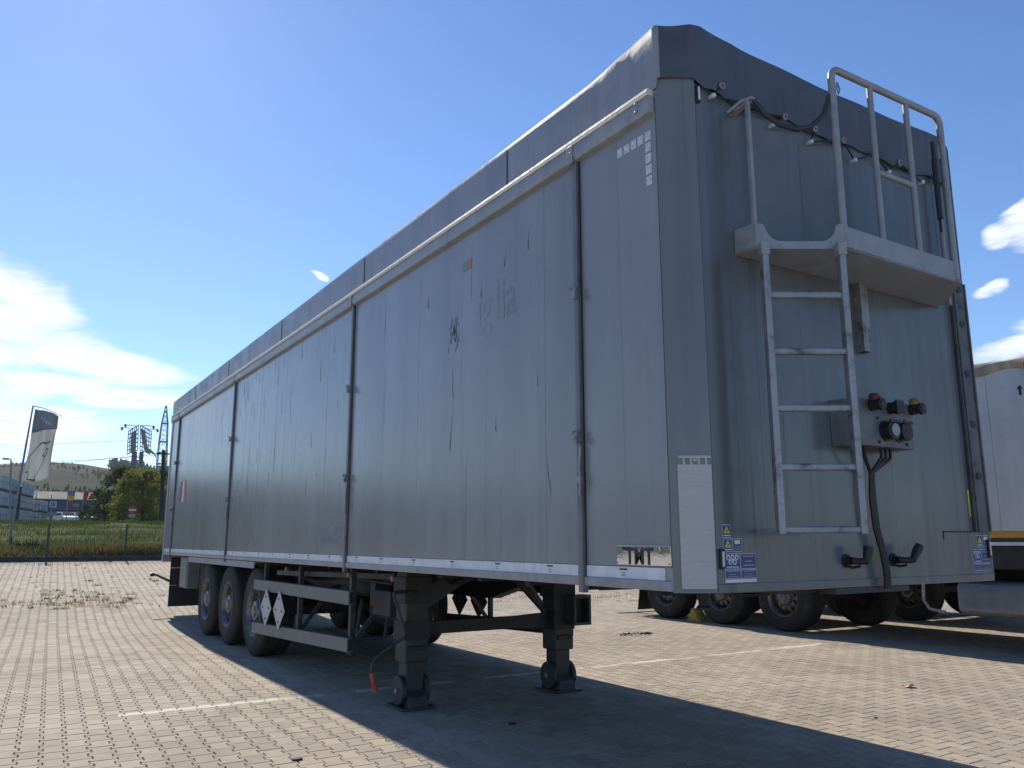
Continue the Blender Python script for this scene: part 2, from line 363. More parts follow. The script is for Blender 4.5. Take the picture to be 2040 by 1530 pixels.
o = bpy.data.objects.new('paver_field', me); COL.objects.link(o); o.parent = pavement; o['kind'] = 'stuff'

# open ground beyond the yard, one sheet to the foot of the hill
def grass_mat(name, a, b, c):
    m = bpy.data.materials.new(name); m.use_nodes = True; t = NT(m.node_tree); t.n.clear()
    out = t.node('ShaderNodeOutputMaterial'); p = t.node('ShaderNodeBsdfPrincipled'); t.l.new(p.outputs[0], out.inputs[0])
    pos = t.node('ShaderNodeNewGeometry').outputs['Position']
    k = t.mix(t.rng(t.noise(pos, 0.5, 5, 0.65, 0.4), 0.35, 0.65), (*a,1), (*b,1)); k = t.mix(t.rng(t.noise(pos, 2.6, 5, 0.7), 0.5, 0.72), k, (*c,1))
    t.set(p, 'Base Color', k); p.inputs['Roughness'].default_value = 0.95; p.inputs['Specular IOR Level'].default_value = 0.02
    return m
gy = np.concatenate([[-1500,-400,-120,-80,0,10.5], np.arange(11,13,.25), [15,19,23.45,23.55], np.arange(24,44,1.0), [50,60,75,95,120,150,200]])
gx = np.concatenate([[-2500,-600,-150,-60], np.arange(-40,61,2.5), [90,200,600,2500]])
GX, GY = np.meshgrid(gx, gy); GZ = land(GX, GY)+np.where((GY > 24)&(GY < 60), 0.10*np.sin(GX*.9+np.sin(GY*.5)*2)*np.cos(GY*.7), 0)
nv, nu = GX.shape
GB = MB().add(np.stack([GX,GY,GZ],-1).reshape(-1,3).tolist(), [(r*nu+k, r*nu+k+1, (r+1)*nu+k+1, (r+1)*nu+k) for r in range(nv-1) for k in range(nu-1)])
ground = obj('ground', GB, grass_mat('rough_grass', (0.065,0.085,0.028), (0.10,0.11,0.04), (0.13,0.105,0.055)), fix=False); ground['kind'] = 'structure'

# hill across the valley
RX = [-2500,-900,-400,-150,-2,27,46,64,110,200,400,900,2500]; RZ = [18,34,44,50,52.6,55.8,55.6,52.9,49,50,44,30,18]
hy = np.concatenate([np.arange(165,660,12), [700,800,1000,1500]]); hx = np.concatenate([np.arange(-2400,-240,120), np.arange(-240,300,6), np.arange(300,2500,120)])
HX, HY_ = np.meshgrid(hx, hy); tt = np.clip((HY_-175)/475, 0, 1)
R = np.interp(HX, RX, RZ); base = 2.22+0.0178*(HY_-42.5)
prof = tt**1.25*(1-.25*(1-tt)*np.sin(tt*3.1))
bump = (np.sin(HX*.05+HY_*.013)*2.2+np.sin(HX*.11-HY_*.03+1.3)*1.1+np.sin(HX*.021+HY_*.05)*1.7)*np.sin(tt*math.pi)
HZ = np.where(HY_ <= 650, base*(1-tt)+R*prof+bump*.8-1.0*(tt <= 0), R-(HY_-650)*.05)
hv, hu = HX.shape
hb = MB().add(np.stack([HX,HY_,HZ],-1).reshape(-1,3).tolist(), [(r*hu+k, r*hu+k+1, (r+1)*hu+k+1, (r+1)*hu+k) for r in range(hv-1) for k in range(hu-1)])
def hill_mat():
    m = bpy.data.materials.new('dry_hillside'); m.use_nodes = True; t = NT(m.node_tree); t.n.clear()
    out = t.node('ShaderNodeOutputMaterial'); p = t.node('ShaderNodeBsdfPrincipled'); t.l.new(p.outputs[0], out.inputs[0])
    pos = t.node('ShaderNodeNewGeometry').outputs['Position']
    s = t.node('ShaderNodeSeparateXYZ'); t.set(s, 0, pos)
    n1 = t.noise(pos, 0.02, 6, 0.62, 0.6); n2 = t.noise(pos, 0.11, 5, 0.7)
    h = t.rng(t.math('ADD', s.outputs['Z'], t.math('MULTIPLY', n1, 22)), 36, 56)
    c = t.mix(h, (0.017,0.026,0.014,1), (0.055,0.04,0.027,1)); c = t.mix(t.rng(n2, 0.48, 0.68), c, (0.018,0.026,0.014,1)); c = t.mix(t.rng(n1, 0.52, 0.66, 0, .7), c, (0.034,0.038,0.02,1))
    t.set(p, 'Base Color', c); p.inputs['Roughness'].default_value = 0.95; p.inputs['Specular IOR Level'].default_value = 0.02
    return m
hill = obj('hill', hb, hill_mat(), smooth=True, fix=False); hill['kind'] = 'structure'
def hill_z(x, y):
    ix = int(np.clip(np.searchsorted(hx, x), 1, len(hx)-1)); iy = int(np.clip(np.searchsorted(hy, y), 1, len(hy)-1))
    return float(HZ[iy, ix])

# ------------------------------------------------------------------ wheels (shared by all trailers)
TR = 0.525
def wheel_meshes():
    W = 0.385
    t = MB(); prof = [(0.012,0.292),(0.0,0.305),(-0.004,0.36),(-0.006,0.42),(0.004,0.47),(0.018,0.50),(0.035,0.518),(0.062,0.525),
                      (0.085,0.525),(0.087,0.512),(0.099,0.512),(0.101,0.525),(0.145,0.525),(0.147,0.512),(0.159,0.512),(0.161,0.525),(0.224,0.525),(0.226,0.512),(0.238,0.512),(0.240,0.525),
                      (0.284,0.525),(0.286,0.512),(0.298,0.512),(0.30,0.525),(0.323,0.525),(0.35,0.518),(0.367,0.50),(0.385,0.45),(0.388,0.36),(0.373,0.292)]
    t.lathe(prof, n=56)
    for k in range(2): t.lathe([(-0.0065,0.385+.04*k),(-0.0095,0.388+.04*k),(-0.0065,0.391+.04*k)], n=56)   # sidewall beads
    r = MB(); r.lathe([(0.373,0.292),(0.32,0.275),(0.10,0.262),(0.05,0.268),(0.015,0.286),(0.004,0.296),(0.004,0.288),(0.02,0.278),(0.05,0.262)], n=48)
    # disc: inner ring, ten spokes between hand holes, outer ring
    xd = 0.105
    def ring(r0, r1, x0, x1, a0, a1, seg):
        v = []; f = []
        for i in range(seg+1):
            a = a0+(a1-a0)*i/seg; c, s_ = math.cos(a), math.sin(a)
            v += [(x0, r0*c, r0*s_), (x1, r1*c, r1*s_), (x1+.014, r1*c, r1*s_), (x0+.014, r0*c, r0*s_)]
        for i in range(seg):
            for k in range(4): f.append((i*4+k, i*4+(k+1)%4, i*4+4+(k+1)%4, i*4+4+k))
        f += [(0,1,2,3), (seg*4+3,seg*4+2,seg*4+1,seg*4)]
        r.add(v, f)
    ring(0.10, 0.190, xd-.025, xd-.022, 0, 2*math.pi, 40); ring(0.238, 0.263, xd+.015, xd+.03, 0, 2*math.pi, 40)
    for k in range(10):
        a = 2*math.pi*k/10; ring(0.188, 0.240, xd-.022, xd+.015, a-.17, a+.17, 4)
    h = MB(); h.lathe([(xd-.01,0.135),(xd-.03,0.13),(xd-.075,0.118),(xd-.085,0.105),(xd-.088,0.0)], n=28); h.lathe([(xd-.088,0.07),(xd-.10,0.066),(xd-.102,0.0)], n=20)
    for k in range(10):
        a = 2*math.pi*(k+.5)/10; c = (0, .1675*math.cos(a), .1675*math.sin(a))
        h.lathe([(xd-.022,.019),(xd-.05,.019),(xd-.052,.0)], c=c, n=6); h.lathe([(xd-.05,.010),(xd-.068,.010),(xd-.07,.0)], c=c, n=6)
    d = MB(); d.lathe([(0.16,0.262),(0.16,0.0)], n=28); d.lathe([(0.16,0.2),(0.34,0.2),(0.34,0.0)], n=28)
    return t, r, h, d
_t, _r, _h, _d = wheel_meshes()
def _mk(mb, name, material):
    me = mb.mesh(name); bm = bmesh.new(); bm.from_mesh(me); bmesh.ops.recalc_face_normals(bm, faces=bm.faces); bm.to_mesh(me); bm.free()
    me.materials.append(material); me.polygons.foreach_set('use_smooth', [True]*len(me.polygons)); me.set_sharp_from_angle(angle=math.radians(38)); return me
WM = [('tyre', _mk(_t,'tyre',M_RUB)), ('rim', _mk(_r,'rim',M_RIM)), ('hub', _mk(_h,'hub',M_RIM)), ('brake_drum', _mk(_d,'brake_drum',M_DARK))]
def wheel(parent, x, y, z, flip=False, spin=0.0, scale=1.0, rim=None):
    wz = empty('wheel', (x, y, z), parent); wz.rotation_euler = (spin, 0, math.pi if flip else 0); wz.scale = (scale,)*3
    for nme, me in WM:
        c = bpy.data.objects.new(nme, me); COL.objects.link(c); c.parent = wz
    return wz

# ------------------------------------------------------------------ the grey walking-floor trailer
W, L, ZB, ZR, ZL = 2.55, 13.6, 1.12, 3.545, 3.685
T = empty('semi_trailer', (1.275, 6.8, 0))
tag(T, 'long grey box semi trailer with front ladder and tarp roof, standing on landing legs', 'trailer')
POSTS = [0.80, 4.325, 8.80, 12.83]
# side walls made of upright aluminium planks
for side in (0, 1):
    fx = (lambda v: v) if side == 0 else (lambda v: W-v)
    mb = MB(); mb.box(*sorted((fx(0.008), fx(0.035))), 0.11, 13.5, ZB+0.10, ZR+0.06); sw = obj('side_wall', mb, PAINT, T)
    edges = [0.118, 0.435, 0.80]; y = 1.15
    while y < 13.3:
        edges.append(y); y += 0.35
    edges.append(13.49)
    for a, b in zip(edges[:-1], edges[1:]):
        mb = MB(); e = random.uniform(-.0006, .0006); mb.box(*sorted((fx(e), fx(0.012))), a+.0003, b-.0003, ZB+0.11, ZR+0.03)
        obj('plank', mb, PAINT, sw, bevel=0.0009)
    # bottom rail, white tape, lower moulding
    br = MB(); br.prism([(fx(-0.012),ZB+0.002),(fx(-0.018),ZB+0.028),(fx(-0.016),ZB+0.045),(fx(0.0),ZB+0.052),(fx(0.0),ZB+0.108),(fx(0.06),ZB+0.108),(fx(0.06),ZB)], 'Y', 0.11, 13.5)
    rail = obj('bottom_rail', br, M_RAILP, T, smooth=True)
    if side == 0:
        segs = []; y = 0.16
        while y < 13.3:
            e = y+0.61
            if not any(y-.02 < p < e+.02 for p in POSTS): segs.append((y, min(e, 13.45)))
            else:
                p = [p for p in POSTS if y-.02 < p < e+.02][0]
                if p-.03-y > .05: segs.append((y, p-.03))
                if e-p-.045 > .05: segs.append((p+.045, e))
            y = e+0.0015
        for a, b in segs:
            mb = MB(); mb.box(-.0042, -.0005, a, b, ZB+.050, ZB+.107); tp = obj('tape', mb, M_WHITE, rail)
            mk = MB(); c = (a+b)/2
            mk.box(-.0052,-.0042,c-.03,c+.03,ZB+.090,ZB+.099); mk.box(-.0052,-.0042,c-.012,c+.012,ZB+.074,ZB+.078); mk.box(-.0052,-.0042,c-.016,c+.016,ZB+.063,ZB+.066)
            obj('print', mk, M_PRINT, tp)
    # top rail with its pale gasket
    tr = MB(); tr.prism([(fx(-0.004),ZR-.004),(fx(-0.034),ZR+.004),(fx(-0.042),ZR+.03),(fx(-0.040),ZL-.050),(fx(-0.036),ZL-.044),(fx(0.05),ZL-.044),(fx(0.05),ZR-.004)], 'Y', 0.122, 13.56)
    tr_o = obj('top_rail', tr, M_RAILP, T, smooth=True)
    gs = MB(); gs.prism([(fx(-0.046),ZL-.043),(fx(-0.045),ZL-.030),(fx(-0.038),ZL-.027),(fx(-0.044),ZL-.022),(fx(-0.040),ZL-.004),(fx(0.02),ZL),(fx(0.02),ZL-.043)], 'Y', 0.128, 13.55); obj('gasket', gs, M_CREAM, tr_o)
    if side == 0:
        for yb in (0.235, 0.235, 0.86):
            pass
        bl = MB()
        for yb, zb_ in ((0.215,ZR+.085),(0.215,ZR+.04),(0.80,ZR+.055),(4.33,ZR+.06)): bl.lathe([(-0.052,0.0),(-0.051,.008),(-0.044,.013),(-0.036,.013)], c=(0,yb,zb_), n=10)
        obj('bolts', bl, M_GALV, tr_o)
        for yb in (0.80, 4.325, 8.80, 12.83):
            cl_ = MB(); cl_.box(-.049,-.041,yb-.02,yb+.035,ZR-.012,ZR+.10); obj('clip', cl_, M_RAILP, tr_o, bevel=.004)
# posts between the side doors, with latches
def post(y, side):
    fx = (lambda v: v) if side == 0 else (lambda v: W-v)
    mb = MB(); mb.box(*sorted((fx(-0.026), fx(0.012))), y-.024, y+.016, ZB-.035, ZR+.002); p = obj('post', mb, mat('post_grey',(0.155,0.16,0.17),.45,.2,.2,7,.05,30,.15), T, bevel=.004)
    g = MB(); g.box(*sorted((fx(-0.014), fx(0.010))), y+.018, y+.025, ZB+.0, ZR); g.box(*sorted((fx(-0.006), fx(0.008))), y-.032, y-.0285, ZB+.05, ZR); obj('seal', g, M_BLK, p)
    if side: return
    for zz in (2.735, 1.91):
        l = MB(); l.box(-.048,-.026,y-.024,y+.016,zz-.024,zz+.024); l.box(-.060,-.046,y-.032,y-.008,zz-.034,zz+.004); l.beam((-.044,y-.026,zz+.027),(-.044,y+.026,zz+.038),.012,.014)
        l.tube([(-.05,y-.024,zz+.038),(-.056,y+.0,zz+.042),(-.05,y+.024,zz+.024)], .005, 6)
        obj('latch', l, M_ALU, p, bevel=.003)
    l = MB(); l.tube([(-.03,y-.03,1.86),(-.034,y-.018,1.75),(-.033,y-.03,1.68),(-.034,y-.02,1.60)], .006, 6); l.box(-.045,-.027,y-.04,y-.012,1.66,1.70); obj('latch_rod', l, M_GALV, p)
for y in POSTS:
    for s_ in (0, 1): post(y, s_)
# scuffs and scrapes on the side, thin rubbed marks
sc = MB()
def stroke(y, z, ln, wd, lean=0.0):
    sc.add([(-.0016,y-wd/2,z),(-.0016,y+wd*.1+lean*.5,z+ln*.5),(-.0016,y+lean,z+ln),(-.0016,y+wd/2+lean*.45,z+ln*.45),(-.0016,y+wd*.35,z+ln*.1)], [(0,4,3,2,1)])
for k in range(62):
    y = random.choice([random.gauss(6.8,1.1), random.gauss(7.9,.5), random.uniform(1,12.4)]); z = random.uniform(1.35, 3.35)
    stroke(y, z, random.uniform(.03,.26)*(1.3 if y > 5 else .6), random.uniform(.005,.016), random.gauss(0,.012))
for k in range(26): stroke(2.31+random.gauss(0,.035), 2.80+random.gauss(0,.05), random.uniform(.04,.13), random.uniform(.008,.016), random.uniform(-.04,.03))
for (yy, zz, ln) in ((2.36,2.15,.35),(2.32,2.5,.3),(1.33,3.25,.16),(1.62,3.2,.12),(1.92,3.06,.12),(2.75,3.2,.14),(1.72,2.1,.1),(1.1,1.75,.3),(6.55,3.02,.5),(6.75,2.6,.8),(6.2,2.9,.6),(7.9,2.3,.7),(8.2,2.0,.6),(7.6,1.6,.5)): stroke(yy, zz-ln/2, ln, .012, random.gauss(0,.02))
for k in range(46):                                                         # runs below the top rail
    yy = random.choice([random.gauss(6.9,.35), random.gauss(8.2,.25), random.gauss(9.6,.6), random.uniform(1,12)]); stroke(yy, ZR-.03-random.uniform(.08,.5), random.uniform(.06,.42), random.uniform(.004,.011), random.gauss(0,.006))
obj('scuff_marks', sc, M_SCUFF, T, kind='stuff', fix=False)
# smear and worn lettering on the side
sm = MB(); pts = [(4.80+.30*math.cos(a)*(1+.15*math.sin(3*a)), 1.40+.10*math.sin(a)*(1+.2*math.cos(2*a+1))) for a in np.linspace(0, 2*math.pi, 20)[:-1]]
sm.add([(-.0014, y, z) for y, z in pts], [tuple(range(len(pts)))]); obj('smear', sm, mat('blue_smear', (0.155,0.18,0.225), .4, 0, .3, 9), T, fix=False)
M_GH = [mat('worn_print_%d' % k, c, 0.22, 0, 0.12, 25, rvar=.05) for k, c in enumerate(((0.226,0.237,0.250),(0.208,0.218,0.230),(0.198,0.208,0.220),(0.176,0.185,0.196)))]
for ch_, y0_, mm in (('i',1.985,M_GH[0]),('g',1.920,M_GH[0]),('l',1.735,M_GH[1]),('i',1.668,M_GH[2]),('a',1.605,M_GH[3])):
    text_on(text_mesh(ch_, 0.42, .00005, bold=-.001), (0,-1,0), (0,0,1), (-.0014, y0_, 2.795), 'worn_lettering', mm, T, sx=.82)
# small flag sticker, tricolour sticker
fs = MB(); fs.box(-.003,-.0008,2.06,2.125,3.27,3.34); obj('sticker', fs, mat('faded_red',(0.42,0.14,0.12),.5), T); fs = MB(); fs.box(-.003,-.0008,2.126,2.185,3.27,3.34); obj('sticker', fs, mat('faded_green',(0.12,0.26,0.23),.5), T)
for k, (mm, y0) in enumerate(((M_RED,11.86),(M_CREAM,12.02),(mat('dark_blue_print',(0.04,0.05,0.16),.5),12.18))):
    fs = MB(); fs.box(-.003,-.0008,y0,y0+.158,2.01,2.37); obj('sticker', fs, mm, T)
fs = MB(); fs.box(-.003,-.0008,11.95,12.30,1.88,1.95); obj('sticker', fs, mat('grey_print',(0.13,0.15,0.19),.5), T)
# retro-reflective corner squares
sq = [(0.155+.0+.0573*i, 3.425) for i in range(5)]+[(0.155, 3.425-.0625*i) for i in range(1,5)]
for i, (y, z) in enumerate(sq):
    mb = MB(); mb.add([(-.0022,y-.001,z-.008),(-.0022,y+.045,z-.008),(-.0022,y+.045,z+.044),(-.0022,y-.001,z+.044)],[(0,3,2,1)]) ; obj('reflector', mb, mat('reflector_square',(0.56,0.58,0.61),.35,0,.25,60), T, fix=False)
# maker's plate: polished, black letters, three small colour ticks
mb = MB(); mb.box(-.010,-.0025,0.112,0.508,1.236,1.332); plate = obj('maker_plate', mb, M_CHROME, T, bevel=.003)
me = text_mesh('TMT', 0.128, .0012, bold=.0032, space=1.12); text_on(me, (0,-1,0), (0,0,1), (-.0115,0.435,1.243), 'lettering', M_BLK, plate, sx=.74, sy=.86)
mb = MB(); mb.prism([(0.47,1.325),(0.40,1.325),(0.40,1.308),(0.452,1.308)], 'X', -.0128, -.0102); obj('lettering', mb, M_BLK, plate)
for k, mm in enumerate((M_GREEN, M_WHITE, M_RED)):
    mb = MB(); y0 = .205-.012*k; mb.prism([(y0,1.327),(y0-.009,1.327),(y0-.016,1.307),(y0-.008,1.307)], 'X', -.012, -.0102); obj('colour_tick', mb, mm, plate)
mb = MB()
for y in (.122,.498):
    for z in (1.246,1.322): mb.lathe([(-.0125,0),(-.012,.004),(-.010,.005)], c=(0,y,z), n=8)
obj('rivets', mb, M_GALV, plate)
# front wall: planks, rounded near corner, square far corner
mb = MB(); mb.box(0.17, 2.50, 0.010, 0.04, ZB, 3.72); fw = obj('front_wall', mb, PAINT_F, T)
fe = [0.175, 0.36, 0.535, 0.89, 1.245, 1.60, 1.955, 2.31, 2.545]
for a, b in zip(fe[:-1], fe[1:]):
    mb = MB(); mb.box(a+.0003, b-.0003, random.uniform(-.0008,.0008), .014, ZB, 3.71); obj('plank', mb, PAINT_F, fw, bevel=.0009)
def chamfer(deg, off):
    th = math.radians(deg); e = 2/1.12; c, s_ = abs(math.cos(th))**e, abs(math.sin(th))**e
    nx_, ny_ = (-.545, -.838) if 186 < deg < 264 else ((-1, 0) if deg <= 186 else (0, -1))
    return .172*(1-c)+nx_*off, .112*(1-s_)+ny_*off
def corner(z0, z1, off, a0, a1, seg=12, thick=.004):
    v = []; f = []
    for i in range(seg+1):
        for o_, z in ((off,z0),(off,z1),(off-thick,z1),(off-thick,z0)): v.append((*chamfer(a0+(a1-a0)*i/seg, o_), z))
    for i in range(seg):
        for k in range(4): f.append((i*4+k, i*4+(k+1)%4, i*4+4+(k+1)%4, i*4+4+k))
    f += [(0,1,2,3), (seg*4+3,seg*4+2,seg*4+1,seg*4)]
    return MB().add(v, f)
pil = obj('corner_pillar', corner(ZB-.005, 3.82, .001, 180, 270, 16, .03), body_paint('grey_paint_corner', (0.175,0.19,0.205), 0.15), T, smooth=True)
mb = MB(); mb.box(0.001,.003,.111,.1150,ZB+.05,ZR-.03); obj('pillar_seam', mb, M_BLK, pil)
cp = obj('corner_plate', corner(ZB+.015, 1.712, .006, 206, 263.5, 12), M_STEEL, T, smooth=True)
# TMT cut-out on top of the plate, following its face
def on_corner(me, a_mid, z0, wid):
    bb = [v.co.x for v in me.vertices]; x0, x1 = min(bb), max(bb)
    for v in me.vertices:
        q = (v.co.x-x0)/(x1-x0); xy0 = chamfer(209, .006+v.co.z); xy1 = chamfer(261, .006+v.co.z)
        v.co = Vector((xy0[0]+(xy1[0]-xy0[0])*q, xy0[1]+(xy1[1]-xy0[1])*q, z0+v.co.y))
    return me
me = text_mesh('TMT', 0.062, .002, bold=.0014, space=1.1); me = on_corner(me, 0, 1.711, 0); me.update(); obj('lettering', me, M_STEEL, cp)
tb = corner(1.742, 1.7545, .0085, 207, 263, 10, .004); obj('lettering', tb, M_STEEL, cp)
mb = MB(); mb.box(2.5455, 2.552, -.004, .25, ZB, 3.70); obj('corner_post', mb, M_RAILP, T)
# lower front skirt and bottom of the body
mb = MB(); mb.box(0.175, 2.549, -.006, .03, ZB-.008, ZB+.035); obj('front_sill', mb, PAINT_F, T, bevel=.004)
mb = MB(); mb.box(0.05, 2.5, .135, 13.5, ZB+.005, ZB+.04); obj('floor', mb, M_DARK, T)
# perforated lashing rail
mb = MB(); mb.box(2.375, 2.535, -.026, -.002, 1.405, 3.0); M_LASH = mat('dirty_rail',(0.15,0.152,0.16),.55,.4,.25,10,.1,60,.15,dirt=((0.05,0.048,0.045),.48,.75,9)); lr = obj('lashing_rail', mb, M_LASH, T, bevel=.006)
for x in (2.392, 2.518):
    mb = MB(); mb.box(x-.008, x+.008, -.034, -.026, 1.405, 3.0); obj('rail_lip', mb, M_LASH, lr)
for k in range(5):
    z = 2.722+.325*(.72 if k == 0 else -(k-1)); mb = MB(); mb.prism([(2.455+.030*math.cos(a), z+.026*math.sin(a)) for a in np.linspace(0,2*math.pi,17)[:-1]], 'Y', -.030, -.0262); c = obj('slot', mb, M_LASH, lr)
    mb = MB(); mb.prism([(2.455+.026*math.cos(a), z+.022*math.sin(a)) for a in np.linspace(0,2*math.pi,13)[:-1]], 'Y', -.0312, -.0301); obj('slot', mb, M_BLK, lr)
# tarpaulin: roof sheet, skirt with folds at the near corner, seams, lashing
path = [(-.008, y) for y in np.arange(13.6, .16, -.12)]
for a in np.linspace(188, 262, 13): path.append(chamfer(a, .016))
path += [(x, -.019) for x in np.arange(.22, 2.50, .06)]+[(2.54,-.010),(2.562,.03)]+[(2.562, y) for y in np.arange(.15, 13.7, .4)]
path = np.array(path); sl_ = np.concatenate([[0], np.cumsum(np.linalg.norm(np.diff(path, axis=0), axis=1))])
tan = np.gradient(path, axis=0); tan /= np.linalg.norm(tan, axis=1)[:,None]; nor = np.column_stack([tan[:,1], -tan[:,0]])
cen = np.array([1.275, 6.8]); nor *= np.where(((cen-path)*nor).sum(1) > 0, -1, 1)[:,None]
rows = 9; tv = []; tf = []
for i, (p, s_) in enumerate(zip(path, sl_)):
    onfront = p[1] < -.012 and p[0] < 2.53; near = min(1,max(0,(.62-p[1])/.5)) if p[0] < .0 else (1.0 if p[1] > -.018 and p[0] < 1 else math.exp(-((p[0]-.17)/.22)**2))
    corn = 1.0 if (p[0] > -.004 and p[0] < .19 and p[1] < .13) else 0.0
    zbot = ZL-.006 + (.055*corn) - (.0 if not onfront else .0)
    if onfront: zbot = 3.685+.012*math.sin(p[0]*9)+.008*math.sin(p[0]*23)
    ztop = 3.990-.0018*max(0,p[1])*(p[0] < 1)+.062*near*(.88+.12*math.sin(s_*23)) + ((.042-.022*math.sin(min(1,max(0,(p[0]-.3)/2.2))*math.pi))*min(1,max(0,(p[0]-.17)/.3))+.004*math.sin(p[0]*9) if onfront else 0)
    for r in range(rows):
        q = r/(rows-1)
        if q < .8:
            h = zbot+(ztop-.012-zbot)*q/.8
            d = near*.016*math.sin(s_*27+q*2.5)*(.2+q)+near*.008*math.sin(s_*61+1)*q if not onfront else .011*math.sin(p[0]*4.3+q*3)*q+.007*math.sin(p[0]*11-q*5)+.004*math.sin(p[0]*29+q*9)*q+.024*math.exp(-((p[0]-.215-.11*(.8-q))/.03)**2)
            if p[0] < 0 and near < .3: d += .0015*math.sin(s_*2.4+q*3)
            xy = p+nor[i]*d
        else:
            u = (q-.8)/.2; h = ztop-.012+.016*math.sin(u*math.pi/2); xy = p-nor[i]*(.030*(1-math.cos(u*math.pi/2)))
        tv.append((xy[0], xy[1], h))
icut0 = next(i for i, p in enumerate(path) if p[0] > .004); icut1 = next(i for i, p in enumerate(path) if p[0] > 2.55)
for i in list(range(icut0))+list(range(icut1, len(path)-1)):
    for r in range(rows-1): tf.append((i*rows+r, (i+1)*rows+r, (i+1)*rows+r+1, i*rows+r+1))
tarp = obj('tarpaulin', MB().add(tv, tf), M_TARP, T, smooth=True)
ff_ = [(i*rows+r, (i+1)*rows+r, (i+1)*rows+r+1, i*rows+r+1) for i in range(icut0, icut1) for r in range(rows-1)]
obj('front_flap', MB().add(tv, ff_), mat('shaded_canvas', (0.078,0.087,0.115), 0.6, 0, 0.15, 4, 0.25, 12, 0.12, dirt=((0.12,0.125,0.145),0.55,0.9,6)), tarp, smooth=True)  # separate flap; shade of the front face is put into its darker colour
nr = [(x, y) for y in np.arange(.08, 13.6, .5) for x in np.linspace(.04, 2.51, 9)]
mb = MB().add([(x, y, 3.955+.05*(1-((x-1.275)/1.235)**2)) for x, y in nr], [(r*9+k, r*9+k+1, r*9+k+10, r*9+k+9) for r in range(len(nr)//9-1) for k in range(8)])
obj('roof_sheet', mb, M_TARP, tarp, smooth=True)
for ys_ in (1.57, 4.10, 6.70, 9.28, 11.6):
    mb = MB(); mb.box(-.0125,-.002,ys_-.005,ys_+.003,ZL+.002,3.955); obj('seam', mb, mat('tarp_seam',(0.06,0.065,0.08),.6), tarp)
cord = MB()
eyes = [(.345,3.735),(.62,3.70),(.84,3.70),(1.10,3.70),(1.36,3.70),(1.66,3.695),(1.92,3.70),(2.30,3.70)]; hooks = [(.28,3.66),(.47,3.64),(.74,3.625),(1.06,3.61),(1.46,3.60),(1.80,3.61),(2.16,3.63)]
pl = []
for i in range(len(eyes)):
    pl.append((eyes[i][0], -.032, eyes[i][1]))
    if i < len(hooks): pl.append((hooks[i][0], -.026, hooks[i][1]))
cord.tube(pl, .006, 5); obj('lashing_cord', cord, M_BLK, tarp)
for x, z in eyes:
    mb = MB(); mb.lathe([(-.040,.010),(-.042,.016),(-.036,.022),(-.030,.022)], axis='Y', c=(x,0,z), n=12); obj('eyelet', mb, M_GALV, tarp)
for x, z in hooks:
    mb = MB(); mb.lathe([(-.04,0),(-.04,.011),(-.03,.014),(.0,.010)], axis='Y', c=(x,0,z), n=10); obj('hook', mb, M_LENS, fw)
# marker lamps on the front
for x, z0, z1 in ((.187,3.60,3.70),(.200,1.222,1.318),(2.515,1.25,1.36)):
    mb = MB(); mb.box(x-.013,x+.013,-.018,-.001,z0,z1); ml = obj('marker_lamp', mb, M_BLK, T, bevel=.006)
    mb = MB(); mb.box(x-.006,x+.006,-.021,-.0182,z0+.014,z1-.014); obj('lens', mb, M_LENS, ml)
# warning stickers
def sticker(x0, x1, z0, z1, kind):
    mb = MB(); mb.box(x0, x1, -.0022, -.0012, z0, z1); b = obj('warning_sticker', mb, M_WHITE, T)
    e = .0022; mb = MB(); mb.box(x0+e, x1-e, -.0032, -.0022, z0+e, z1-e); obj('sticker_field', mb, M_BLUE, b)
    cx, w_, h_ = (x0+x1)/2, x1-x0, z1-z0
    if kind == 'tri':
        mb = MB(); mb.prism([(cx-w_*.36,z0+h_*.36),(cx+w_*.36,z0+h_*.36),(cx,z0+h_*.90)], 'Y', -.0042, -.0032); tri = obj('symbol', mb, M_YEL, b)
        mb = MB(); mb.box(cx-w_*.07,cx+w_*.07,-.005,-.0042,z0+h_*.44,z0+h_*.62); obj('symbol', mb, M_BLK, b)
        mb = MB(); mb.box(cx-w_*.38,cx+w_*.38,-.004,-.0032,z0+h_*.14,z0+h_*.22); obj('print', mb, M_WHITE, b)
    if kind == 'doc':
        mb = MB(); mb.box(cx-w_*.3,cx+w_*.3,-.004,-.0032,z0+h_*.6,z0+h_*.88); obj('symbol', mb, M_WHITE, b)
        mb = MB()
        for k in range(3): mb.box(cx-w_*.36,cx+w_*.36,-.004,-.0032,z0+h_*(.14+.12*k),z0+h_*(.18+.12*k))
        obj('print', mb, M_GALV, b)
    if kind == 'ppe':
        mb = MB()
        for (u, v_) in ((.22,.76),(.5,.76),(.78,.76),(.36,.46),(.64,.46)): mb.prism([(x0+w_*u+w_*.125*math.cos(a), z0+h_*v_+w_*.125*math.sin(a)) for a in np.linspace(0,2*math.pi,13)[:-1]], 'Y', -.004, -.0032)
        mb.box(x0+w_*.1,x1-w_*.1,-.004,-.0032,z0+h_*.1,z0+h_*.16); obj('symbol', mb, M_WHITE, b)
        mb = MB()
        for (u, v_) in ((.22,.74),(.5,.76),(.78,.74),(.36,.44),(.64,.46)): mb.prism([(x0+w_*u+w_*.06*math.cos(a), z0+h_*v_+w_*.075*math.sin(a)) for a in np.linspace(0,2*math.pi,9)[:-1]], 'Y', -.005, -.004)
        obj('symbol', mb, M_BLUE, b)
    if kind == 'text':
        mb = MB()
        for k, q in enumerate((.82,.5,.24)): mb.box(x0+w_*(.14+.14*(k == 1)),x1-w_*(.14+.14*(k == 1)),-.004,-.0032,z0+h_*(q-.04),z0+h_*(q+.04))
        obj('print', mb, M_GALV, b)
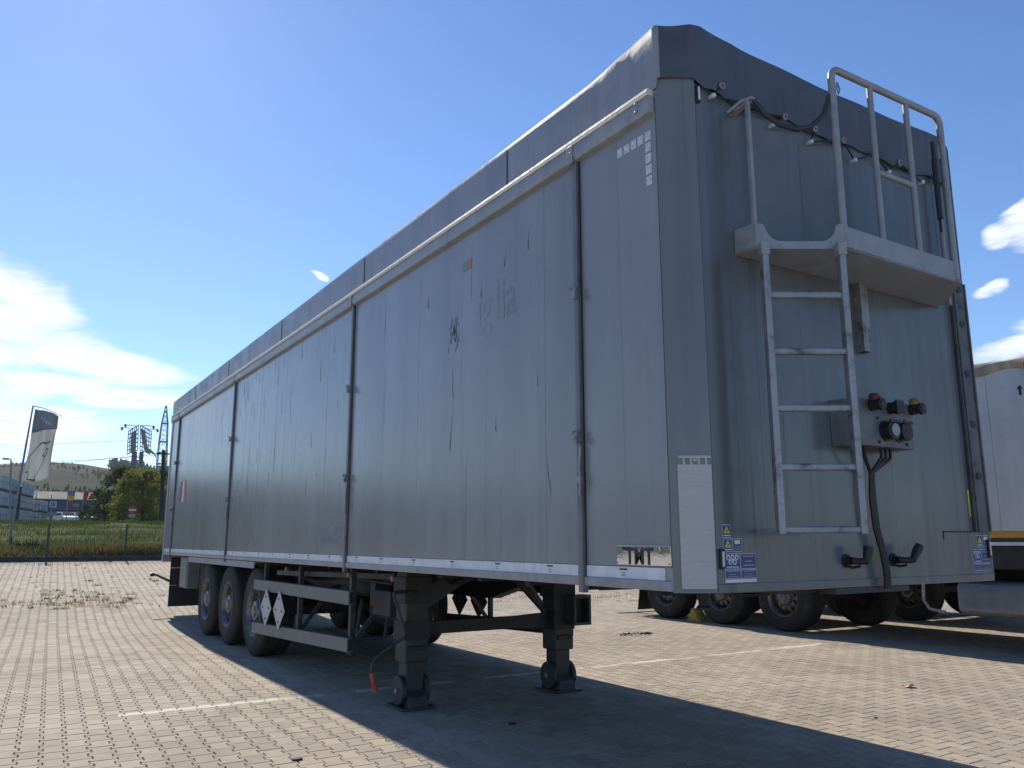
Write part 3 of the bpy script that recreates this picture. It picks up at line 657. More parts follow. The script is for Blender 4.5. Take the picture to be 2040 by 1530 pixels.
def sticker_set(x, s=1.0):
    sticker(x-.004, x+.052, 1.368, 1.430, 'tri'); sticker(x, x+.057, 1.302, 1.364, 'tri'); sticker(x+.061, x+.122, 1.302, 1.364, 'doc')
    sticker(x+.002, x+.106, 1.222, 1.294, 'ppe'); sticker(x+.110, x+.214, 1.222, 1.294, 'text'); sticker(x+.002, x+.106, 1.178, 1.2185, 'text'); sticker(x+.110, x+.214, 1.178, 1.2185, 'text')
    mb = MB(); mb.box(x+.002,x+.214,-.0022,-.0012,1.160,1.175); obj('warning_sticker', mb, M_WHITE, T)
sticker_set(.222)
sticker(2.40, 2.46, 1.315, 1.385, 'tri'); sticker(2.464, 2.524, 1.315, 1.385, 'doc'); sticker(2.345, 2.43, 1.22, 1.30, 'ppe'); sticker(2.434, 2.52, 1.22, 1.30, 'text'); sticker(2.345, 2.43, 1.175, 1.216, 'text'); sticker(2.434, 2.52, 1.175, 1.216, 'text')
mb = MB(); mb.box(2.352,2.366,-.0025,-.0012,1.50,1.66); obj('sticker', mb, M_YEL, T)
# hinged lower flap outline
mb = MB(); mb.box(2.05,2.37,-.0035,-.0012,1.402,1.410); mb.box(2.05,2.056,-.0035,-.0012,1.36,1.402); obj('flap_edge', mb, M_BLK, T)
# platform
ZP = 2.808
foot = [(.409,-.003),(.422,-.135),(.474,-.165),(.813,-.373),(1.866,-.362),(2.197,-.075),(2.20,-.003)]
mb = MB(); mb.prism(foot, 'Z', ZP, ZP+.012); plat = obj('platform', mb, M_RAILP, T, bevel=.003)
def fascia(p, q, zt0, zt1=None, th=.012):
    zt1 = zt0 if zt1 is None else zt1; p = Vector((*p,0)); q = Vector((*q,0)); n_ = Vector((0,0,1)).cross(q-p).normalized()*th
    v = []
    for b_, t_ in ((p,zt0),(q,zt1)):
        for o_ in (Vector((0,0,0)), n_): v += [(*(b_+o_).xy, ZP-.001), (*(b_+o_).xy, t_)]
    return MB().add(v, [(0,1,5,4),(2,6,7,3),(0,2,3,1),(4,5,7,6),(1,3,7,5),(0,4,6,2)])
f1 = fascia(foot[0], foot[1], 2.945); obj('fascia', f1, M_GUARD, plat, bevel=.003)
f2 = fascia((.813,-.373), (1.866,-.362), 2.930, 2.930); obj('fascia', f2, M_GUARD, plat, bevel=.003)
f3 = fascia((1.866,-.362), (2.197,-.075), 2.930); obj('fascia', f3, M_GUARD, plat, bevel=.003)
# the dipped front where the ladder arrives
a, b = Vector((.422,-.135)), Vector((.813,-.373)); n_ = Vector((-(b-a).y, (b-a).x)).normalized()*.012
top = []
for q in np.linspace(0, 1, 41):
    d = min(q, 1-q)*(b-a).length; z = 2.940 if d < .045 else (2.846+.094*(1-math.sqrt(max(0, 1-(1-(d-.045)/.085)**2))) if d < .13 else 2.846)
    top.append((a+(b-a)*q, z))
v = []; f = []
for p, z in top: v += [(p.x,p.y,ZP-.002),(p.x,p.y,z),(p.x+n_.x,p.y+n_.y,z),(p.x+n_.x,p.y+n_.y,ZP-.002)]
for i in range(len(top)-1):
    for k in range(4): f.append((i*4+k, i*4+(k+1)%4, i*4+4+(k+1)%4, i*4+4+k))
f += [(0,1,2,3), (len(v)-1,len(v)-2,len(v)-3,len(v)-4)]
obj('fascia', MB().add(v, f), M_GUARD, plat)
# ladder
la, lb = Vector((.436,-.166,0)), Vector((.768,-.366,0)); ld = (lb-la).normalized(); ln = Vector((ld.y,-ld.x,0))
lad = empty('ladder', (.63,-.28,1.39), T)
for c0 in (la, lb):
    mb = MB(); p0, p1 = c0+Vector((0,0,1.385)), c0+Vector((0,0,2.83))
    A, B = ld*.016, ln*.027
    mb.add([tuple(p0-A-B),tuple(p0+A-B),tuple(p0+A+B),tuple(p0-A+B),tuple(p1-A-B),tuple(p1+A-B),tuple(p1+A+B),tuple(p1-A+B)], [(0,3,2,1),(4,5,6,7),(0,1,5,4),(1,2,6,5),(2,3,7,6),(3,0,4,7)])
    obj('stile', mb, M_ALU, lad, bevel=.003)
    mb = MB(); p0 = c0+Vector((0,0,2.76)); p1 = c0+Vector((0,0,2.825)); A, B = ld*.021, ln*.032
    mb.add([tuple(p0-A-B),tuple(p0+A-B),tuple(p0+A+B),tuple(p0-A+B),tuple(p1-A-B),tuple(p1+A-B),tuple(p1+A+B),tuple(p1-A+B)], [(0,3,2,1),(4,5,6,7),(0,1,5,4),(1,2,6,5),(2,3,7,6),(3,0,4,7)]); obj('bracket', mb, M_RAILP, lad)
for z in (2.555, 2.268, 1.985, 1.70, 1.405):
    mb = MB(); mb.beam(tuple(la+Vector((0,0,z))), tuple(lb+Vector((0,0,z))), .034, .034); obj('rung', mb, M_ALU, lad, bevel=.009)
for c0 in (la, lb):                                                         # stand-offs to the wall
    mb = MB(); mb.beam((c0.x,c0.y,1.40),(c0.x+.02,0.0,1.40),.02,.02); obj('bracket', mb, M_ALU, lad)
mb = MB(); mb.prism([(1.372,-.001),(1.372,-.05),(1.44,-.05),(1.44,-.001),(1.432,-.001),(1.432,-.042),(1.38,-.042),(1.38,-.001)], 'Z', 2.41, ZP); obj('channel', mb, M_ALU, T)
# guard rail on the platform
YR = -.355
gr = empty('guard_rail', (1.3,YR,ZP+.012), T)
def arc(c, r, a0, a1, n=7): return [(c[0]+r*math.cos(a), YR, c[1]+r*math.sin(a)) for a in np.linspace(a0, a1, n)]
mb = MB(); mb.tube([(.826,YR,2.82)]+arc((.886,3.77),.06,math.pi,math.pi/2)+arc((1.775,3.78),.055,math.pi/2,0)+[(1.83,YR,2.82)], .0195, 12); obj('hoop', mb, M_GUARD, gr, smooth=True)
for x in (1.158, 1.492):
    mb = MB(); mb.tube([(x,YR,2.82),(x,YR,3.82)], .0165, 10); obj('baluster', mb, M_GUARD, gr, smooth=True)
mb = MB(); mb.tube([(1.158,YR,3.318),(1.492,YR,3.318)], .0165, 10); obj('crossbar', mb, M_GUARD, gr, smooth=True)
# hand post, hand hose, far post and spring strut
hp = MB(); hp.box(.430,.452,-.125,-.103,2.835,3.635); obj('hand_post', hp, M_GUARD, gr, bevel=.003)
hp = MB(); hp.beam((.441,-.114,3.625),(.441,-.001,3.60),.03,.012); obj('bracket', hp, M_GUARD, gr); hp = MB(); hp.tube([(.39,-.02,3.60),(.42,-.09,3.64),(.46,-.13,3.655),(.50,-.14,3.63)], .009, 6); obj('hand_loop', hp, M_GUARD, gr)
hp = MB(); hp.tube([(.47,-.135,3.64),(.52,-.16,3.56),(.58,-.20,3.50),(.65,-.25,3.47),(.72,-.29,3.49),(.78,-.325,3.56),(.815,-.345,3.67)], .0135, 8); obj('hand_hose', hp, M_DARK2, gr, smooth=True)
for x0, z0 in ((.852,3.735),(1.79,3.70)):
    hp = MB(); hp.tube([(x0,YR-.015,z0+.01),(x0+.012,YR-.02,z0-.03),(x0,YR-.018,z0-.06),(x0-.012,YR-.02,z0-.03),(x0,YR-.015,z0+.01)], .0045, 6); hp.tube([(x0,YR,z0-.055),(x0-.022,YR-.01,z0-.10),(x0-.015,YR-.01,z0-.15)], .005, 6); obj('snap_hook', hp, M_GALV, gr)
hp = MB(); hp.tube([(2.297,-.045,2.82),(2.297,-.045,3.69)], .015, 8); hp.beam((2.297,-.045,3.68),(2.297,0,3.68),.02,.02); obj('far_post', hp, M_GUARD, gr)
hp = MB(); hp.tube([(1.752,YR+.01,3.10),(1.752,YR+.01,3.18)], .007, 6); hp.tube([(1.752,YR+.01,3.18),(1.752,YR+.01,3.55)], .016, 8); hp.tube([(1.752,YR+.01,3.55),(1.752,YR+.01,3.66)], .011, 8); obj('spring_strut', hp, M_BLK, gr)
# coupling box
mb = MB(); mb.prism([(1.08,-.002),(1.12,-.15),(1.60,-.15),(1.62,-.002)], 'Z', 1.852, 2.105); cb = obj('coupling_box', mb, mat('box_grey',(0.16,0.165,0.17),.55,.2,.2,9,.1,40,dirt=((0.05,0.05,0.05),.5,.8,11)), T, bevel=.004)
def coupling(x, z, capm):
    mb = MB(); mb.lathe([(-.15,.030),(-.175,.030),(-.178,.025),(-.20,.025),(-.204,.033),(-.222,.033),(-.225,.0)], axis='Y', c=(x,0,z), n=16); mb.box(x-.028,x+.045,-.20,-.16,z-.018,z+.024); c = obj('air_coupling', mb, M_BLK, cb, smooth=True)
    mb = MB(); mb.lathe([(0,.0),(.0,.026),(.022,.030),(.036,.020),(.038,0)], axis='Z', c=(x-.01,-.18,z+.024), n=14); mb.box(x+.01,x+.04,-.187,-.173,z+.038,z+.050); obj('cap', mb, capm, c)
    mb = MB(); mb.lathe([(-.2252,.022),(-.228,.018),(-.228,0)], axis='Y', c=(x,0,z), n=14); obj('seal', mb, M_DARK2, c)
coupling(1.235, 2.07, mat('dull_red_cap',(0.15,0.022,0.02),.6,0,.2,30)); coupling(1.60, 2.075, mat('dull_yellow_cap',(0.24,0.165,0.03),.6,0,.2,30))
mb = MB(); mb.lathe([(-.15,.032),(-.185,.032),(-.188,.038),(-.205,.038),(-.21,0)], axis='Y', c=(1.40,0,2.068), n=16); mb.box(1.368,1.432,-.216,-.209,2.035,2.105); obj('socket', mb, M_BLK, cb)
for x in (1.345, 1.462):
    mb = MB(); mb.lathe([(-.15,.058),(-.158,.058),(-.16,.047),(-.185,.047),(-.187,.052),(-.205,.052),(-.21,0)], axis='Y', c=(x,0,1.94), n=18); mb.box(x-.045,x+.045,-.216,-.208,1.98,1.994); so = obj('socket', mb, M_BLK, cb, smooth=True)
mb = MB(); mb.lathe([(-.2105,.036),(-.214,.034),(-.214,0)], axis='Y', c=(1.345,0,1.94), n=16); obj('socket_face', mb, M_GALV, cb)
mb = MB()
for x in (1.28, 1.53):
    for z in (1.875, 2.005): mb.lathe([(-.150,.009),(-.157,.008),(-.158,0)], axis='Y', c=(x,0,z), n=8)
obj('bolts', mb, M_BLK, cb)
mb = MB(); CBX = (1.328, 1.322, 1.335, 1.38, 1.395, 1.398)
for k, (x0, s_) in enumerate(((1.22,-.012),(1.37,.0),(1.41,.012),(1.45,.022))):
    mb.tube([(x0,-.10,1.86),(x0+.01,-.09,1.80),(CBX[0]+s_*.6,-.055,1.72),(CBX[1]+s_,-.05,1.58),(CBX[2]+s_,-.05,1.42),(CBX[3]+s_,-.05,1.28),(CBX[4]+s_,-.05,1.18),(CBX[5]+s_,-.045,1.10)], .0105, 6)
obj('cable_loom', mb, M_BLK, T, smooth=True)
for x, lean in ((1.125, .0), (1.535, .045)):                                # hydraulic couplings low on the wall
    mb = MB(); mb.lathe([(0,.036),(-.009,.036),(-.010,.020),(-.04,.020)], axis='Y', c=(x,0,1.25), n=14); mb.tube([(x,-.035,1.25),(x+.035,-.07,1.247),(x+.06,-.085,1.25)], .018, 10); mb.tube([(x+.055,-.085,1.247),(x+.068+lean*.6,-.09,1.30),(x+.072+lean,-.092,1.325)], [.018,.025,.024], 10)
    mb.tube([(x-.01,-.01,1.225),(x+.01,-.03,1.215),(x+.05,-.05,1.222)], .008, 6)
    hc = obj('hydraulic_coupling', mb, M_BLK, T, smooth=True)
    mb = MB(); mb.lathe([(.0,.024),(.006,.02),(.006,0)], axis='Z', c=(x+.072+lean,-.092,1.323), n=12); obj('cap', mb, M_ALU if lean == 0 else M_BLK, hc)
# chassis under the box
mb = MB()
for x in (.80, 1.66): mb.prism([(.3,1.075),(3.45,1.06),(4.5,.80),(13.3,.76),(13.3,ZB+.003),(.3,ZB+.003)], 'X', x, x+.012); mb.prism([(.3,1.063),(3.45,1.048),(4.5,.788),(13.3,.748),(13.3,.76),(4.5,.80),(3.45,1.06),(.3,1.075)], 'X', x-.06, x+.07)
ch = obj('chassis', mb, M_DARK, T)
for y in np.arange(.5, 13.3, .62):
    mb = MB(); mb.box(.25, 2.30, y-.03, y+.03, ZB-.045, ZB+.004); obj('cross_member', mb, M_DARK, ch)
mb = MB(); mb.box(.72, 1.83, .12, 1.9, ZB-.035, ZB+.004); mb.lathe([(1.09,.045),(.98,.045),(.97,.036),(.94,.036),(.93,.05),(.91,.05),(.91,0)], axis='Z', c=(1.275,1.2,0), n=14); obj('kingpin_plate', mb, M_DARK2, ch)
mb = MB(); mb.box(1.02,1.66,-.004,.10,ZB-.04,ZB-.009); obj('front_step', mb, M_DARK2, ch)
# landing legs
def leg(x0, inner_side):
    le = empty('landing_leg', (x0+.105, 3.72, 0), T)
    mb = MB(); mb.box(x0, x0+.21, 3.615, 3.825, .365, 1.10); obj('outer_tube', mb, M_DARK2, le, bevel=.012)
    mb = MB(); mb.box(x0+.025, x0+.185, 3.642, 3.80, .09, .37); obj('inner_tube', mb, M_DARK2, le, bevel=.008)
    mb = MB(); mb.box(x0-.045, x0+.255, 3.545, 3.895, .004, .022); mb.prism([(3.56,.02),(3.88,.02),(3.85,.10),(3.80,.15),(3.64,.15),(3.59,.10)], 'X', x0+.0195, x0+.1905); ft = obj('foot', mb, M_DARK2, le, bevel=.006)
    for xx in (x0-.022, x0+.192):
        mb = MB(); mb.lathe([(0,0),(0,.112),(.006,.118),(.034,.118),(.04,.112),(.04,0)], c=(xx,3.72,.141), n=24); obj('roller', mb, M_DARK2, ft, smooth=True)
    mb = MB(); mb.tube([(x0-.035,3.72,.142),(x0+.245,3.72,.142)], .022, 10); obj('axle_pin', mb, M_GALV, ft)
    mb = MB(); mb.box(x0-.02, x0+.23, 3.60, 3.84, .84, 1.06); obj('bracket', mb, M_DARK, le, bevel=.006); mb = MB(); mb.box(x0+.02,x0+.19,3.595,3.845,.46,.50); obj('clamp', mb, M_DARK, le, bevel=.006); mb = MB(); mb.box(x0-.012,x0+.222,3.605,3.835,.55,.70); obj('collar', mb, M_DARK, le, bevel=.006)
    return le
l1 = leg(.272, 1); l2 = leg(1.776, -1)
mb = MB(); mb.prism([(.482,.575),(1.40,.575),(1.776,.555),(1.776,.70),(1.40,.682),(.482,.682)], 'Y', 3.70, 3.76); obj('cross_brace', mb, M_DARK, T, bevel=.004)
mb = MB(); mb.beam((1.35,3.72,1.07),(1.74,3.72,.70),.05,.035); obj('stay', mb, M_DARK, T); mb = MB(); mb.beam((.88,3.74,1.08),(.50,3.74,.86),.02,.16); obj('stay', mb, M_DARK2, T)
mb = MB(); mb.box(1.90,1.925,3.48,3.60,.59,.86); mb.box(2.07,2.095,3.48,3.60,.59,.86); mb.box(1.925,2.07,3.48,3.60,.83,.86); mb.box(1.925,2.07,3.48,3.60,.59,.615); mb.box(1.925,2.07,3.588,3.60,.615,.83); obj('step_box', mb, M_DARK2, l2)
mb = MB(); mb.tube([(.36,3.60,.93),(.18,3.58,.945),(.135,3.58,.93)], .016, 8); mb.tube([(.135,3.58,.93),(.20,3.58,.76),(.25,3.58,.62),(.235,3.58,.575),(.11,3.58,.505),(.0,3.58,.435),(-.035,3.58,.38),(-.038,3.58,.315)], .0125, 8); cr = obj('crank', mb, M_DARK2, T, smooth=True)
mb = MB(); mb.tube([(-.038,3.58,.322),(-.024,3.58,.27),(-.006,3.58,.215),(.005,3.58,.178)], [.017,.016,.018,.021], 10)
for k in range(4): mb.lathe([(-.004,.02),(0,.0235),(.004,.02)], axis='Z', c=(-.014+.006*k,3.58,.235-.016*k), n=12)
obj('grip', mb, M_ORG, cr, smooth=True)
# side guards with placards, both sides
for side in (0, 1):
    fx = (lambda v: v) if side == 0 else (lambda v: W-v)
    sg = empty('side_guard', (fx(.05), 5.86, .3), T)
    for (za, zb_) in ((.845,.855),(.345,.452)):                             # far end, near end
        v = []
        for y, z in ((7.46,za),(4.33,zb_)):
            for xx, dz_ in ((.04,-.058),(.04,.058),(.055,.064),(.085,.064),(.085,.055),(.056,.05),(.056,-.05),(.085,-.055),(.085,-.064),(.055,-.064)): v.append((fx(xx),y,z+dz_))
        n_ = 10; f = [tuple(range(n_)), tuple(range(2*n_-1,n_-1,-1))]+[(i,(i+1)%n_,n_+(i+1)%n_,n_+i) for i in range(n_)]
        obj('guard_rail', MB().add(v, f), mat('guard_grey',(0.13,0.14,0.155),.45,.3,.15,6,.05,30) if side == 0 else M_DARK2, sg)
    for y in (4.42, 5.9, 7.2):
        mb = MB(); mb.box(*sorted((fx(.088),fx(.138))), y-.025, y+.025, .36, 1.10); obj('upright', mb, M_DARK2, sg, bevel=.004)
        mb = MB(); mb.beam((fx(.12),y+.03,.42),(fx(.60),y+.03,1.02),.03,.04); obj('strut', mb, M_DARK2, sg)
    for y in (6.34, 6.84):
        mb = MB(); h_ = .212; cz = .615
        mb.prism([(y-h_,cz),(y,cz-h_),(y+h_,cz),(y,cz+h_)], 'X', *sorted((fx(.018),fx(.026)))); pl_ = obj('placard', mb, M_STEEL if side == 0 else M_DARK2, sg, bevel=.003)
        mb = MB()
        for (a_, b_) in ((-.11,0),(.11,0),(0,.12),(0,-.12)): mb.lathe([(fx(.012),0),(fx(.012),.012),(fx(.018),.014)], c=(0,y+a_,cz+b_), n=8)
        obj('clips', mb, M_BLK, pl_)
        mb = MB(); mb.box(*sorted((fx(.026),fx(.04))), y-.015, y+.015, .45, .80); obj('bracket', mb, M_DARK2, sg)
    # mud wing, flap, locker behind the wheels
    mb = MB(); mb.prism([(fx(-.006),1.035),(fx(.0),1.112),(fx(.40),1.112),(fx(.40),1.10),(fx(.012),1.10),(fx(.006),1.035)], 'Y', 7.36, 11.25); obj('mud_wing', mb, M_RAILP if side == 0 else M_DARK2, T)
    mb = MB(); mb.tube([(fx(.10),10.80,1.08),(fx(.10),10.86,.95),(fx(.10),10.90,.75),(fx(.10),10.91,.62)], .012, 6); obj('wing_stay', mb, M_DARK2, T)
    mb = MB(); mb.box(*sorted((fx(.05),fx(.42))), 11.55, 12.15, .60, 1.10); lk = obj('locker', mb, mat('locker_grey',(0.15,0.16,0.17),.5) if side == 0 else M_DARK2, T, bevel=.02)
    mb = MB(); mb.box(*sorted((fx(.044),fx(.052))), 11.6, 12.1, .64, 1.06); obj('locker_door', mb, mat('locker_grey',(0.15,0.16,0.17),.5), lk, bevel=.004)
    mb = MB(); mb.lathe([(fx(.036),0),(fx(.036),.018),(fx(.046),.02)], c=(0,11.68,.70), n=10); obj('lock', mb, M_LENS, lk)
    for (z0, z1) in ((.90,1.08),(.60,.892),(.235,.592)):
        mb = MB(); mb.box(*sorted((fx(.03),fx(.55))), 12.90, 12.915, z0, z1); fl = obj('mudflap', mb, M_BLK, T)
    mb = MB(); mb.box(*sorted((fx(.03),fx(.20))), 12.893, 12.899, .893, .899); mb.box(*sorted((fx(.03),fx(.14))), 12.893, 12.899, .593, .599); obj('flap_strip', mb, M_LENS, T)
    for i, y in enumerate((7.55, 8.86, 10.17)): wheel(T, fx(.065), y, TR-.004, flip=bool(side), spin=.3+.7*i)
for y in (7.55, 8.86, 10.17):
    mb = MB(); mb.tube([(.25,y,TR),(2.30,y,TR)], .07, 12); ax = obj('axle', mb, M_DARK, T)
    for x in (.80, 1.66):
        mb = MB(); mb.lathe([(.60,.0),(.60,.12),(.72,.14),(.78,.11),(.88,.13),(.88,0)], axis='Z', c=(x,y+.35,0), n=16); mb.beam((x,y-.5,.72),(x,y+.42,.56),.09,.06); mb.box(x-.05,x+.06,y-.56,y-.42,.55,.88); obj('air_spring', mb, M_DARK, ax)
# tanks, valves and pipes that hang between the guards and the legs
mb = MB(); mb.lathe([(4.75,0),(4.75,.11),(4.80,.15),(5.75,.15),(5.80,.11),(5.80,0)], axis='Y', c=(.98,0,.62), n=20); obj('air_tank', mb, M_DARK2, T, smooth=True)
mb = MB(); mb.lathe([(4.9,0),(4.9,.08),(4.94,.12),(5.6,.12),(5.64,.08),(5.64,0)], axis='Y', c=(.55,0,.93), n=18); obj('air_tank', mb, M_DARK, T, smooth=True)
mb = MB(); mb.box(.30,.62,4.02,4.40,.70,.92); mb.box(.36,.56,4.5,4.62,.76,.98); obj('valve_box', mb, M_DARK2, T, bevel=.01)
mb = MB()
mb.tube([(.45,4.15,.72),(.45,4.15,.48),(.48,4.15,.42),(.60,4.2,.41),(.75,4.3,.45),(.80,4.4,.60)], .022, 8); mb.tube([(.40,4.9,.8),(.36,4.9,.50),(.42,4.9,.44),(.60,4.8,.44),(.64,4.8,.7)], .02, 8)
for k in range(3): mb.tube([(.30+.04*k,6.9,.98),(.32+.03*k,6.0,.93-.03*k),(.34+.05*k,5.0,1.0),(.36+.05*k,4.1,.98+.02*k)], .014, 6)
obj('pipes', mb, M_DARK2, T, smooth=True)
mb = MB(); mb.beam((.30,3.9,1.05),(.14,6.8,1.0),.05,.05); mb.beam((.70,4.0,.95),(.34,5.6,.95),.04,.05); obj('stay', mb, M_DARK2, T)
mb = MB()
for y in (4.42, 3.45, 6.3):
    mb.lathe([(-.006,0),(-.002,.022),(.01,.026),(.03,.026)], c=(.06,y,1.055), n=10)
obj('side_lamps', mb, mat('amber_lens',(0.22,0.12,0.06),.4), T)
# rear frame, under-run bumper, rubber width lamp
mb = MB()
for fx in (lambda v: v, lambda v: W-v): mb.box(*sorted((fx(-.012),fx(.10))), 13.50, 13.62, .99, 3.93)
mb.box(.10,2.45,13.50,13.60,.99,1.14); mb.box(.10,2.45,13.50,13.60,3.78,3.93); rf = obj('rear_frame', mb, M_RAILP, T, bevel=.006)
mb = MB(); mb.box(.101,1.272,13.585,13.61,1.142,3.778); obj('rear_door', mb, PAINT, T); mb = MB(); mb.box(1.277,2.449,13.585,13.61,1.142,3.778); obj('rear_door', mb, PAINT, T)
mb = MB(); mb.box(.15,2.40,13.30,13.42,.48,.60); mb.box(.6,.7,13.3,13.4,.60,.99); mb.box(1.85,1.95,13.3,13.4,.60,.99); obj('bumper', mb, M_DARK2, T, bevel=.01)
mb = MB(); mb.tube([(.30,13.40,.56),(.10,13.44,.66),(-.03,13.47,.72),(-.09,13.48,.755),(-.14,13.48,.765)], [.024,.022,.020,.018,.018], 8); mb.lathe([(-.21,0),(-.205,.03),(-.17,.036),(-.13,.026)], c=(0,13.48,.765), n=12); obj('width_lamp', mb, M_BLK, T, smooth=True)

# ------------------------------------------------------------------ white trailers parked alongside
M_WBODY = mat('white_panel', (0.52, 0.53, 0.535), 0.35, 0, 0.06, 2, 0.03, 3, 0.05, dirt=((0.45,0.42,0.36),0.55,0.85,2))
M_AMB = mat('orange_stripe', (0.55, 0.28, 0.04), 0.5, 0, .15, 6)
M_BEIGE = mat('beige_tarp', (0.40, 0.34, 0.26), 0.75, 0, 0.3, 5, 0.5, 6, dirt=((0.20,0.17,0.13),0.45,0.75,3))
def white_trailer(x0, label):
    R_ = empty('white_trailer', (x0+1.25, 3.8, 0)); X = x0; D = 2.5
    tag(R_, label, 'trailer', 'white trailers parked alongside')
    for s_ in (0, 1):
        fx = (lambda v: X+v) if s_ == 0 else (lambda v: X+D-v)
        for k in range(5):
            y0 = -2.9+k*2.68; mb = MB(); mb.box(*sorted((fx(0),fx(.03))), y0+.002, y0+2.678, 1.46, 3.42); obj('wall_panel', mb, M_WBODY, R_, bevel=.003)
        mb = MB(); mb.box(*sorted((fx(-.004),fx(.03))), -2.9, 10.5, 1.385, 1.458); obj('stripe', mb, M_AMB, R_)
        mb = MB(); mb.box(*sorted((fx(.004),fx(.04))), -2.9, 10.5, 1.335, 1.384); obj('rail', mb, M_DARK2, R_)
        mb = MB(); mb.box(*sorted((fx(-.002),fx(.04))), -2.9, 10.5, 1.295, 1.334); obj('stripe', mb, M_WHITE, R_)
        mb = MB(); mb.box(*sorted((fx(.03),fx(.06))), -2.9, 10.5, 1.02, 1.293); obj('rail', mb, M_DARK, R_)
    mb = MB(); mb.box(X+.03,X+D-.03,10.44,10.5,1.30,3.5); mb.box(X+.03,X+D-.03,-2.9,-2.84,1.30,3.5); obj('end_wall', mb, M_WBODY, R_)
    # rolled beige tarp along the top edge, lumpy
    yy = np.arange(-2.95, 10.6, .11); v = []; f = []; n_ = 14
    for i, y in enumerate(yy):
        b = 1+.28*math.sin(y*1.9+.6)+.14*math.sin(y*4.7)+.07*math.sin(y*11)
        for k in range(n_):
            a = 2*math.pi*k/n_; r = (.115*b)*(1+.10*math.sin(3*a+y*3))
            v.append((X+.045+1.15*r*math.cos(a)*(1 if math.cos(a) < 0 else 1.6), y, 3.435+.02*math.sin(y*2.2)+r*1.05*math.sin(a)-.03*max(0,-math.cos(a))*math.sin(y*5)))
    for i in range(len(yy)-1):
        for k in range(n_): f.append((i*n_+k, i*n_+(k+1)%n_, (i+1)*n_+(k+1)%n_, (i+1)*n_+k))
    tp = obj('tarp_roll', MB().add(v, f), M_BEIGE, R_, smooth=True)
    ns = [(x, y) for y in np.arange(-2.9, 10.6, .35) for x in np.linspace(.05, D, 10)]
    mb = MB().add([(X+x, y, 3.44+.17*math.sin(min(1,x/1.2)*1.35)*math.cos(max(0,x-1.2)*.6)+.018*math.sin(y*3+x*5)) for x, y in ns], [(r*10+k, r*10+k+1, r*10+k+11, r*10+k+10) for r in range(len(ns)//10-1) for k in range(9)])
    obj('roof_sheet', mb, M_BEIGE, tp, smooth=True)
    for y in (1.93, 5.2, 8.4):
        mb = MB(); mb.box(X-.10,X-.08,y-.02,y+.02,3.20,3.40); mb.box(X-.1,X,y-.02,y+.02,3.19,3.21); obj('strap', mb, M_BLK, R_)
    mb = MB(); mb.prism([(2.055,3.045),(2.085,3.045),(2.085,3.12),(2.105,3.12),(2.07,3.165),(2.035,3.12),(2.055,3.12)], 'X', X-.004, X-.001); obj('arrow_mark', mb, M_BLK, R_)
    mb = MB()
    for x in (X+.75, X+1.65): mb.box(x,x+.10,-2.6,10.3,.82,1.03)
    for y in np.arange(-2.4, 10.3, .9): mb.box(X+.1,X+D-.1,y,y+.07,.93,1.02)
    obj('chassis', mb, M_DARK, R_)
    for i, y in enumerate((5.90, 7.21, 8.52)):
        wheel(R_, X+.15, y, .500, False, .5*i, .955); wheel(R_, X+D-.15, y, .500, True, .3*i, .955)
        mb = MB(); mb.tube([(X+.3,y,.50),(X+D-.3,y,.50)], .07, 10); mb.box(X+.7,X+.85,y-.1,y+.1,.5,.83); mb.box(X+1.65,X+1.8,y-.1,y+.1,.5,.83); obj('axle', mb, M_DARK, R_)
    for x in (X+.16, X+D-.55):
        v = []; f = []
        for i, z in enumerate(np.linspace(.10, 1.0, 8)):
            y = 9.16+.10*((1-z)/.9)**2*(1 if z < .5 else .6); v += [(x,y,z),(x+.40,y,z),(x+.40,y+.012,z),(x,y+.012,z)]
        for i in range(7):
            for k in range(4): f.append((i*4+k, i*4+(k+1)%4, i*4+4+(k+1)%4, i*4+4+k))
        f += [(0,1,2,3),(31,30,29,28)]; obj('mudflap', MB().add(v, f), M_BLK, R_)
    mb = MB(); mb.tube([(X+.12,10.35,.44),(X+D-.12,10.35,.44)], .055, 6); bm_ = obj('bumper', mb, M_DARK, R_)
    mb = MB(); mb.box(X+.5,X+.58,10.3,10.4,.49,.84); mb.box(X+D-.58,X+D-.5,10.3,10.4,.49,.84); obj('bumper_arm', mb, M_DARK, bm_)
    # underslung tank with rounded end
    mb = MB(); mb.prism([(X+.10,.50),(X+.16,.44),(X+.62,.44),(X+.68,.50),(X+.68,.80),(X+.62,.86),(X+.16,.86),(X+.10,.80)], 'Y', .2, 3.15); obj('tank', mb, mat('tank_grey',(0.20,0.22,0.25),.45,.4,.2,3,.1,20), R_, bevel=.05)
    mb = MB(); mb.tube([(X+.08,3.55,.98),(X+.08,3.57,.60),(X+.08,3.50,.50),(X+.08,3.3,.47)], .02, 8); obj('tank_strap', mb, M_GALV, R_)
    for x in (X+.3, X+D-.48):
        mb = MB(); mb.box(x,x+.18,-.55,-.37,.0,.84); mb.box(x-.04,x+.22,-.62,-.30,.0,.03); obj('landing_leg', mb, M_DARK2, R_, bevel=.01)
    return R_
white_trailer(7.45, 'white panel trailer with orange lower stripe and rolled beige tarp, parked beside the grey trailer')
white_trailer(10.62, 'white panel trailer parked on the far side of the one with the yellow wheel chock')
